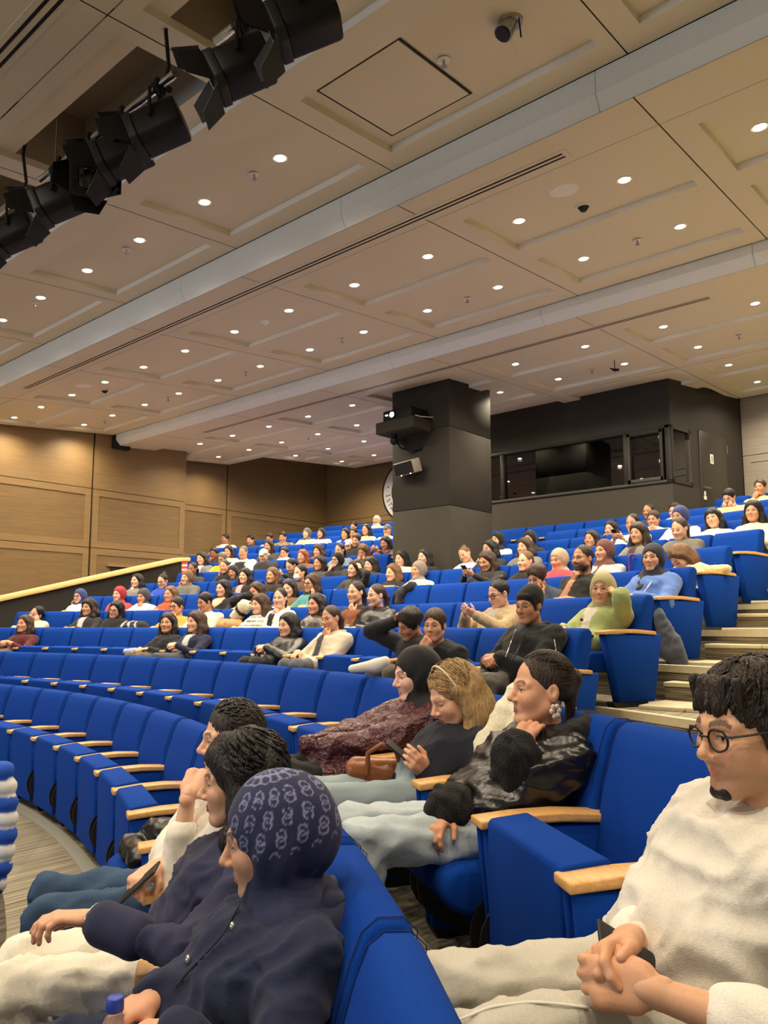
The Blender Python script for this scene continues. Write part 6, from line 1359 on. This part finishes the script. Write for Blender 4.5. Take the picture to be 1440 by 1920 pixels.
# ---- woman in black leather jacket with fur collar
el = at(985, 1415, 2.42)
fwm = person(2, 1014, 1294, 'f', 'lowbun', (52, 38, 30), (24, 23, 23), 'chinL', -4, -2, 0, 'woman in glossy black leather jacket with fur collar, hair in bun', skin=(216, 160, 126), bottom=(182, 194, 200), lod=0, body_dr=0.34, headw=at(1014, 1294, 2.55), seat=14.5, eyes=0.8, foldamp=0.013, coat='short', tmat=LEATHER, dr=0.28, mats=dict(bottom=DENIM), lips=(176, 96, 86), strands=420, strand_var=0.35,
             targets={'L': (at(968, 1402, 2.37), wd(at(968, 1402, 2.37), at(1000, 1352, 2.42)), wd(at(970, 1370, 2.38), at(1010, 1350, 2.55)), (-0.3, 0.1, -1), 'relaxed'), 'R': (at(836, 1520, 2.33), wd(at(836, 1520, 2.33), at(812, 1560, 2.26)), (0.1, 0.1, -1), None, 'cup')})
nbf = fwm.nb
ringp = [np.array([0.105 * math.cos(t), -0.035 + 0.095 * math.sin(t), 0.035 - 0.07 * max(0, math.sin(t))]) for t in np.linspace(math.radians(62), math.radians(-242), 12)]
soft('fur_collar', fwm.root, [(nbf + a_, nbf + b_, 0.050, 0.050) for a_, b_ in zip(ringp, ringp[1:])] + [(nbf + ringp[0], nbf + np.array([0.07, 0.15, -0.20]), 0.05, 0.045), (nbf + ringp[-1], nbf + np.array([-0.07, 0.15, -0.20]), 0.05, 0.045), (nbf + np.array([0.07, 0.15, -0.20]), nbf + np.array([0.06, 0.24, -0.36]), 0.045, 0.04), (nbf + np.array([-0.07, 0.15, -0.20]), nbf + np.array([-0.06, 0.24, -0.36]), 0.045, 0.04)], 0.008, (16, 15, 15), FUR, 0.011, 110)
for sd_, nm in (('L', 0.55), ('R', 0.50)):
    S, E_, W1 = fwm.arms[sd_]; soft('fur_cuff', fwm.root, [(E_ + (W1 - E_) * nm, E_ + (W1 - E_) * 0.90, 0.072, 0.078)], 0.007, (16, 15, 15), FUR, 0.010, 110)
mb = MB(); ep = fwm.hl + fwm.Rh @ np.array([-0.083, -0.012, -0.048])
for t in range(6): mb.ball(ep + np.array([-0.004, 0.013 * math.cos(t), -0.012 + 0.016 * math.sin(t)]), (0.006, 0.009, 0.010), 6)
mb.build('flower_earring', mat('pearl', lin(226, 214, 204), 0.2, metal=0.4), fwm.root, smooth=True)

# ---- blonde woman looking at her phone
bl = person(2, 850, 1304, 'f', 'long', (170, 138, 92), (28, 30, 42), 'phone', 4, 24, 0, 'blonde woman in tight navy top bent over her phone', skin=(224, 174, 146), bottom=(150, 166, 172), lod=0, body_dr=0.34, headw=at(850, 1304, 3.02), seat=13.5, eyes=0.2, foldamp=0.006, dr=0.30, mats=dict(bottom=DENIM), lips=(190, 104, 96), strands=400,
            targets={'L': (at(800, 1448, 2.86), wd(at(800, 1448, 2.86), at(765, 1415, 2.80)), wd(at(770, 1420, 2.8), at(760, 1420, 3.2)), None, 'cup'), 'R': (at(790, 1440, 2.98), wd(at(790, 1440, 2.98), at(758, 1412, 2.92)), wd(at(770, 1420, 3.0), at(760, 1420, 2.6)), None, 'cup')})
mb = MB(); mb.tube([bl.hl + bl.Rh @ (np.array([0.086 * math.cos(t), 0.012 + 0.012 * math.sin(t), 0.030 + 0.106 * math.sin(t)])) for t in np.linspace(0.1, math.pi - 0.1, 15)], 0.004, n=6); mb.build('hairband', mat('cream_band', lin(222, 208, 180), 0.5), bl.root, smooth=True)
mb = MB(); mb.box(-0.036, 0.036, -0.07, 0.07, -0.004, 0.004); ph3 = mb.build('phone', BLACKP, None, bevel=0.003); ph3.matrix_world = Matrix.Translation(at(752, 1412, 2.90)) @ Matrix(np.stack([unit(cF), unit(-cR * 0.5 + cU * 0.3 + cF * 0.1), unit(cU * 0.6 + cR * 0.6)], 1).tolist()).to_4x4(); tag(ph3, 'black phone in the hands of the blonde woman', 'phone')

# ---- woman in black headscarf and maroon crinkled jacket
bh = person(2, 778, 1264, 'f', 'bald', 'dk', (84, 40, 46), 'lap', 0, 10, 0, 'woman in black headscarf and shiny crinkled maroon jacket', skin=(228, 182, 160), bottom=(34, 34, 36), lod=0, body_dr=0.34, headw=at(778, 1264, 3.52), seat=12.5, eyes=0.45, foldamp=0.016, coat=True, tmat=CRINKLE, scarf=(22, 22, 24), dr=0.26, hands=(None, None))

# ---- stitched details lying on the garments
def surf_pts(o, pts, lift=0.003):
    """points of a garment seen at photo positions, lifted a little off the cloth (in the owner's local frame)"""
    me = o.data; n = len(me.vertices); co = np.empty(n * 3, np.float32); me.vertices.foreach_get('co', co); co = co.reshape(-1, 3).astype(float)
    no = np.empty(n * 3, np.float32); me.vertices.foreach_get('normal', no); no = no.reshape(-1, 3).astype(float)
    rz = o.parent.rotation_euler[2]; c, s_ = math.cos(rz), math.sin(rz); R = np.array([[c, -s_, 0], [s_, c, 0], [0, 0, 1]]); W = co @ R.T + np.array(o.parent.location)
    x, y, d = project(W); out = []
    for p in pts:
        e = np.hypot(x - p[0], y - p[1]); q = e < max(14.0, np.sort(e)[6]); i_ = np.where(q)[0]; i_ = i_[np.argmin(d[i_] + 0.004 * e[i_])]
        P = ray(p[0], p[1]) * d[i_] + np.array([0, 0, CAM_H]); out.append(R.T @ (P - np.array(o.parent.location)) + no[i_] * lift)
    return out
def dense(pts, n=6):
    out = []
    for a_, b_ in zip(pts, pts[1:]): out += [tuple(np.array(a_) + (np.array(b_) - np.array(a_)) * t / n) for t in range(n)]
    return out + [pts[-1]]
def part(q, nm): return [o for o in q.root.children if o.name.split('.')[0] == nm][0]
def seam(q, garment, nm, pts, r, m_, n=6, lift=0.002):
    P = np.array(surf_pts(part(q, garment), dense(pts, n), lift)); 
    for _ in range(2): P[1:-1] = (P[:-2] + 2 * P[1:-1] + P[2:]) / 4
    mb = MB(); mb.tube(P, r, n=6); mb.build(nm, m_, q.root, smooth=True)
NAVY_S = mat('navy_stitch', lin(18, 21, 36), 0.8); JEAN_S = mat('jean_stitch', lin(222, 226, 226), 0.8); BLK_S = mat('black_stitch', lin(8, 8, 8), 0.6); SILV = mat('silver_metal', lin(206, 204, 200), 0.25, metal=0.8); GREY_S = mat('grey_stitch', lin(232, 228, 216), 0.8)
seam(nh, 'top_garment', 'front_placket', [(448, 1700), (415, 1760), (365, 1812), (330, 1850)], 0.0022, NAVY_S)
for px_, py_ in ((437, 1738), (354, 1800)):
    P = surf_pts(part(nh, 'top_garment'), [(px_, py_)], 0.002)[0]; mb = MB(); mb.ball(P, (0.009, 0.006, 0.009), 7); mb.build('button', SILV, nh.root, smooth=True)
seam(wm, 'trousers', 'side_seam', [(1100, 1890), (1000, 1880), (920, 1890), (860, 1915)], 0.0022, GREY_S)
# ---- collars, zips and buttons of the figures in the middle distance
bo_ = MID[(3, 992)]
seam(bo_, 'body', 'zip', [(968, 1180), (958, 1205), (948, 1232)], 0.003, SILV); seam(bo_, 'body', 'zip_edge', [(990, 1178), (975, 1210), (962, 1238)], 0.003, BLK_S); seam(bo_, 'body', 'sleeve_zip', [(1039, 1200), (1041, 1212), (1042, 1222)], 0.004, SILV)
def collar(q, col, w_=0.070, mt=CLOTH, r=0.020, drop=0.085):
    n_ = q.nb; soft('coat_collar', q.root, [(n_ + np.array([s_ * w_, -0.045, 0.030]), n_ + np.array([s_ * (w_ + 0.008), 0.045, -0.015]), r, r) for s_ in (-1, 1)] + [(n_ + np.array([s_ * (w_ + 0.008), 0.045, -0.015]), n_ + np.array([s_ * 0.060, 0.105, -drop]), r, r * 1.2) for s_ in (-1, 1)] + [(n_ + np.array([w_, -0.045, 0.030]), n_ + np.array([-w_, -0.045, 0.030]), r, r)], 0.009, col, mt, 0.002, 60)
collar(bo_, (20, 20, 20)); collar(MID[(4, 1130)], (146, 156, 100), drop=0.12, r=0.024); collar(MID[(5, 1224)], (88, 120, 186), mt=KNIT, w_=0.08); collar(MID[(4, 705)], (36, 36, 38), mt=LEATHER, drop=0.12); collar(MID[(3, 539)], (28, 28, 30), mt=LEATHER, drop=0.12)
collar(MID[(3, 620)], (182, 172, 152), drop=0.12); collar(MID[(4, 935)], (214, 188, 148), mt=FUR, r=0.028, drop=0.12); collar(MID[(3, 768)], (34, 34, 38)); collar(MID[(4, 525)], (222, 220, 208)); collar(MID[(4, 592)], (70, 60, 54), mt=LEATHER)
seam(MID[(5, 1224)], 'body', 'front_zip', [(1222, 1090), (1215, 1100), (1208, 1110)], 0.004, GREY_S)
for px_, py_ in ((1091, 1162), (1110, 1193), (1106, 1205)):
    P = surf_pts(part(MID[(4, 1130)], 'body'), [(px_, py_)], 0.002)[0]; mb = MB(); mb.ball(P, 0.012, 6); mb.build('button', BLK_S, MID[(4, 1130)].root, smooth=True)
# ================================================================== PLACE THE SEATS
for k in range(1, 14):
    idx = row_seats(k); vis = 0; cut = {}
    for n_, i in enumerate(idx):
        (x, y, z), rz = seat_frame(k, i); px, py, d_ = project((x, y, z + 0.7))
        if d_ < 0.1 or px < -160 or px > 1700 or (k > 2 and px > 1500): continue
        inv = 0 < px < 1440; vis += inv
        occ = (k, i) in OCC
        end_r = (k > 2 and (i + 1) not in idx and x > -3.2)
        if inv: where = f"{ORD[vis]} seat from the left edge"
        else:
            cut[px > 0] = cut.get(px > 0, 0) + 1; where = f"{ORD[cut[px > 0]]} one cut off at the {'right' if px > 0 else 'left'} edge"
        build_seat(k, i, occ, f"{'occupied' if occ else 'empty tipped-up'} blue seat, {ORD[k]} row, {where}", end_right=end_r)
# ================================================================== LOOSE THINGS
def blob(name, label, cat, cones, h, col, mt, amp=0.004, sc_=60, ells=(), k=0.02, group=None, pattern=None):
    pts = np.array([p for c in cones for p in (c[0], c[1])] + [e[0] for e in ells]); c0 = pts.mean(0); R = max([max(c[2], c[3]) for c in cones] + [max(e[1]) for e in ells] + [0.01]) * 1.9
    g = Field(pts.min(0) - R - c0, pts.max(0) + R - c0, h)
    for c in cones: g.cone(np.asarray(c[0]) - c0, np.asarray(c[1]) - c0, c[2], c[3], k, 0, **(c[4] if len(c) > 4 else {}))
    for e in ells: g.ell(np.asarray(e[0]) - c0, e[1], k)
    v, f, mid = g.mesh(); sd = len(label) * 7; w1 = waves(v * np.array([1, 1, 1.5]), sd, sc_, 4); v = v + vnormals(v, f) * (amp * (0.7 * (1 - 2.2 * np.sqrt(np.abs(w1))) + 0.4 * waves(v, sd + 1, sc_ * 2)))[:, None]
    C = np.tile(L3(col), (len(v), 1))
    if pattern: C = pattern(v, C)
    root = empty(name, c0); tag(root, label, cat, group); obj_from({'bag': 'bag_body', 'coat': 'cloth', 'jacket': 'cloth'}.get(cat, 'body_shell'), [(v, f, C, mt)], root)
    return root
def sfp(k, i, x, y, z):                             # a point in a seat's own frame
    loc, rz = seat_frame(k, i); c, s = math.cos(rz), math.sin(rz); return np.array([loc[0] + c * x - s * y, loc[1] + s * x + c * y, loc[2] + z])
UP = np.array([0, 0, 1.0])
# white jacket hung over the seat back between the blonde woman and the leather jacket
blob('white_jacket', 'cream white jacket draped over a seat back beside the blonde woman', 'jacket', [(sfp(2, 14.05, -0.02, -0.03, 0.80), sfp(2, 14.05, 0.10, -0.03, 0.80), 0.055, 0.05), (sfp(2, 14.05, -0.02, -0.06, 0.80), sfp(2, 14.05, -0.06, -0.17, 0.62), 0.055, 0.05), (sfp(2, 14.05, -0.06, -0.17, 0.62), sfp(2, 14.05, -0.07, -0.20, 0.50), 0.05, 0.042), (sfp(2, 14.05, 0.08, -0.06, 0.79), sfp(2, 14.05, 0.06, -0.14, 0.62), 0.05, 0.05), (sfp(2, 14.05, 0.03, 0.07, 0.78), sfp(2, 14.05, 0.03, 0.12, 0.5), 0.06, 0.05)], 0.009, (232, 224, 198), KNIT, 0.006, 45)
# brown leather handbag before the maroon jacket
bg_ = blob('brown_handbag', 'tan brown leather handbag between the blonde and the maroon jacket', 'bag', [(at(668, 1478, 2.98), at(755, 1480, 2.98), 0.052, 0.058), (at(668, 1440, 2.98), at(750, 1448, 2.98), 0.042, 0.050)], 0.008, (142, 82, 44), LEATHER, 0.004, 40)
mb = MB(); b0 = np.array(bg_.location); mb.tube([at(688, 1452, 2.93) - b0, at(690, 1412, 2.93) - b0, at(715, 1396, 2.93) - b0, at(742, 1405, 2.95) - b0, at(752, 1440, 2.96) - b0], 0.010, n=8); mb.build('strap', mat('bag_strap', lin(128, 74, 40), 0.45), bg_, smooth=True)
# black leather bag and papers on the empty seat in the first row
kb = blob('black_handbag', 'slouchy black leather bag on the first-row seat beside the jeans', 'bag', [(sfp(1, 8.5, -0.14, -0.36, 0.45), sfp(1, 8.5, 0.12, -0.22, 0.48), 0.065, 0.08), (sfp(1, 8.5, -0.12, -0.46, 0.42), sfp(1, 8.5, 0.10, -0.44, 0.42), 0.05, 0.05)], 0.009, (24, 23, 22), LEATHER, 0.010, 45)
# crossed trainer of the young man in third row
blob('white_trainer', 'white trainer on the crossed foot of the third-row youth', 'shoe', [(at(660, 1254, 4.35), at(705, 1248, 4.35), 0.022, 0.036), (at(705, 1248, 4.35), at(722, 1240, 4.35), 0.036, 0.03)], 0.008, (228, 224, 208), CLOTH, 0.001, 40)
# things on the seats further back
blob('striped_backpack', 'black and white striped bag on the fourth-row seat', 'bag', [(sfp(4, round((math.atan2(*(cyl_hit(265, 1160, RK[4] - .2)[:2] - np.array([XC, YC]))) - PH[4]) * RK[4] / SP - .5) + .5, -0.12, -0.25, 0.50), sfp(4, round((math.atan2(*(cyl_hit(265, 1160, RK[4] - .2)[:2] - np.array([XC, YC]))) - PH[4]) * RK[4] / SP - .5) + .5, 0.14, -0.25, 0.52), 0.12, 0.10)], 0.016, (36, 36, 38), CLOTH, 0.014, 30, pattern=lambda v, C: np.where((np.sin(v[:, 0] * 55 + v[:, 2] * 30) > 0.72)[:, None], L3((196, 194, 186)), C))
p0 = cyl_hit(432, 1160, RK[4] - .25)
blob('coat_pile', 'camel coat heaped with a cream tote on the fourth-row seat', 'coat', [(p0 + np.array([-0.12, 0, -0.10]), p0 + np.array([0.12, 0, -0.10]), 0.10, 0.09)], 0.016, (176, 130, 84), KNIT, 0.012, 35)
p0 = cyl_hit(448, 1140, RK[4] - .12)
blob('cream_tote', 'cream tote bag with black straps on the fourth-row seat back', 'bag', [(p0 + np.array([-0.05, 0, -0.12]), p0 + np.array([0.09, 0.02, 0.02]), 0.09, 0.09)], 0.016, (206, 196, 168), CLOTH, 0.012, 35, pattern=lambda v, C: np.where((np.sin(v[:, 0] * 30 + v[:, 2] * 22) > 0.6)[:, None], L3((30, 30, 30)), C))
p0 = cyl_hit(436, 1118, RK[5] - .30)
blob('black_coat', 'black coat lying over the fifth-row seat back at left', 'coat', [(p0 + np.array([-0.10, 0.1, -0.06]), p0 + np.array([0.30, 0.05, 0.0]), 0.07, 0.06)], 0.016, (28, 28, 30), CLOTH, 0.012, 35)
p0 = cyl_hit(758, 1118, RK[5] - .02)
blob('black_coat', 'black coat hung over a fifth-row seat beside the pale headscarf', 'coat', [(p0 + np.array([-0.10, 0.0, 0.02]), p0 + np.array([0.12, 0.0, 0.10]), 0.06, 0.07), (p0 + np.array([0.0, -0.05, 0.02]), p0 + np.array([-0.05, -0.10, -0.22]), 0.06, 0.06)], 0.016, (34, 34, 35), CLOTH, 0.012, 35)
p0 = cyl_hit(1325, 1068, RK[6] - .25)
blob('yellow_scarf', 'pale yellow scarf lying over the sixth-row end armrest', 'scarf', [(p0 + np.array([-0.28, 0.02, -0.01]), p0 + np.array([0.16, 0.05, 0.0]), 0.035, 0.045), (p0 + np.array([-0.28, 0.02, -0.01]), p0 + np.array([-0.34, -0.04, -0.10]), 0.035, 0.04)], 0.012, (222, 206, 150), KNIT, 0.008, 50)
p0 = cyl_hit(1243, 1210, RK[5] - .45)
blob('denim_coat', 'grey denim coat hanging down beside the fifth-row end panel', 'coat', [(p0 + np.array([-0.02, 0, 0.24]), p0 + np.array([0.04, 0.02, 0.0]), 0.05, 0.12, dict(sx=(unit((0.35, 1.0, 0)), 2.6))), (p0 + np.array([0.04, 0.02, 0.0]), p0 + np.array([0.10, 0.03, -0.12]), 0.12, 0.09, dict(sx=(unit((0.35, 1.0, 0)), 2.6)))], 0.012, (104, 110, 122), DENIM, 0.008, 40)
# umbrella handles
def hook(name, label, P, r, h, m_, rr):
    o = empty(name, P); tag(o, label, 'umbrella'); mb = MB(); mb.tube([(0, 0, -h), (0, 0, 0)] + [(r - r * math.cos(t), 0, r * math.sin(t)) for t in np.linspace(0.2, math.pi * 1.1, 9)], rr, n=8); mb.build('crook_handle', m_, o, smooth=True); return o
u1 = hook('umbrella', 'umbrella with purple crook handle on the sixth-row seat back', cyl_hit(1179, 1046, RK[6] - .1), 0.035, 0.30, mat('purple_handle', lin(96, 56, 140), 0.35), 0.011); u1.rotation_euler = (0, 0, math.radians(40))
u2 = hook('umbrella', 'umbrella with white crook handle beside the leather jacket, third row', cyl_hit(473, 1232, RK[3] - .50), 0.022, 0.16, WHITEP, 0.009); u2.rotation_euler = (0, 0, math.radians(40))
p0 = cyl_hit(245, 1222, RK[3] - .48)
blob('folded_blue_bag', 'pale blue bag on the knees beside the woman in black', 'bag', [(p0 + np.array([-0.10, 0, 0.0]), p0 + np.array([0.14, -0.02, 0.0]), 0.035, 0.05)], 0.012, (150, 166, 206), CLOTH, 0.006, 40)
# little red and white sign by the wall end
sg_ = empty('row_sign', cyl_hit(346, 1064, RK[7] - .1)); tag(sg_, 'small red and white sign by the end of the half wall', 'sign'); sg_.rotation_euler = (0, 0, math.radians(40))
for i in range(5):
    mb = MB(); mb.box(-0.05, 0.05, -0.006, 0.006, -0.10 + 0.04 * i, -0.062 + 0.04 * i); mb.build('stripe', mat('sign_stripe%d' % i, lin(196, 60, 66) if i % 2 == 0 else lin(222, 200, 200), 0.6), sg_)
mb = MB(); mb.cyl((0, 0.0, -0.5), (0, 0, -0.1), 0.012); mb.build('post', BLACKM, sg_)
# water bottle in the left foreground
wb_ = empty('water_bottle', at(214, 1935, 1.42)); tag(wb_, 'clear plastic water bottle with blue cap in the left foreground', 'bottle')
PET, nt, b = nodes('clear_plastic'); b.inputs['Base Color'].default_value = (0.92, 0.95, 1, 1); b.inputs['Roughness'].default_value = 0.06; b.inputs['Transmission Weight'].default_value = 0.92; b.inputs['IOR'].default_value = 1.3
mb = MB()
prof = [(0.0, -0.15), (0.031, -0.15), (0.032, -0.10), (0.030, -0.06), (0.032, -0.02), (0.030, 0.0), (0.014, 0.032), (0.0125, 0.045), (0.0, 0.045)]; n = 20
vs = [(r * math.cos(2 * math.pi * j / n), r * math.sin(2 * math.pi * j / n), z) for r, z in prof for j in range(n)]; mb.add(vs, [(i * n + j, i * n + (j + 1) % n, (i + 1) * n + (j + 1) % n, (i + 1) * n + j) for i in range(len(prof) - 1) for j in range(n)])
mb.build('bottle', PET, wb_, smooth=True)
mb = MB(); mb.cyl((0, 0, 0.036), (0, 0, 0.062), 0.0165, 0.0155, 20); mb.build('cap', mat('blue_cap', lin(44, 74, 178), 0.4), wb_, bevel=0.003)
# striped front-row chair back at the left edge
BW, nt, b = nodes('striped_cover'); b.inputs['Roughness'].default_value = 0.8
a = nt.nodes.new('ShaderNodeAttribute'); a.attribute_name = 'Col'; nt.links.new(a.outputs['Color'], b.inputs['Base Color'])
c0 = at(-20, 1550, 2.70); R3 = np.stack([cR, unit(cF * np.array([1, 1, 0])), UP])
g = Field((-0.62, -0.12, -0.30), (0.16, 0.12, 0.30), 0.009)
for i in range(8):
    z = 0.19 - 0.054 * i; xx = 0.085 * math.sqrt(max(0.0, 1 - ((i - 3.4) / 5.0) ** 2)) - 0.02; g.cone((-0.5, 0, z), (xx, 0, z), 0.034, 0.034, 0.006, i)
v, f, mid = g.mesh(); C = np.where((mid % 2 == 0)[:, None], L3((30, 84, 190)), L3((226, 226, 222)))
vt = empty('striped_chair', c0); tag(vt, 'blue and white striped padded chair back at the left edge', 'chair'); obj_from('padded_back', [(v @ R3, f, C, BW)], vt)

mb = MB(); zf = -float(c0[2])
for x_, y_ in ((-0.48, -0.02), (0.02, -0.02), (-0.48, -0.46), (0.02, -0.46)): mb = MB(); P0 = np.array([x_, y_, 0]) @ R3; mb.cyl((P0[0], P0[1], zf), (P0[0], P0[1], zf + 0.40), 0.016); mb.build('leg', STEEL, vt, smooth=True)
mb = MB(); q4 = [np.array(p) @ R3 for p in ((-0.52, -0.50, 0), (0.06, -0.50, 0), (0.06, 0.03, 0), (-0.52, 0.03, 0))]; mb.prism([(p[0], p[1]) for p in q4], zf + 0.38, zf + 0.46, 'z'); mb.build('seat', BLUE, vt, bevel=0.02)
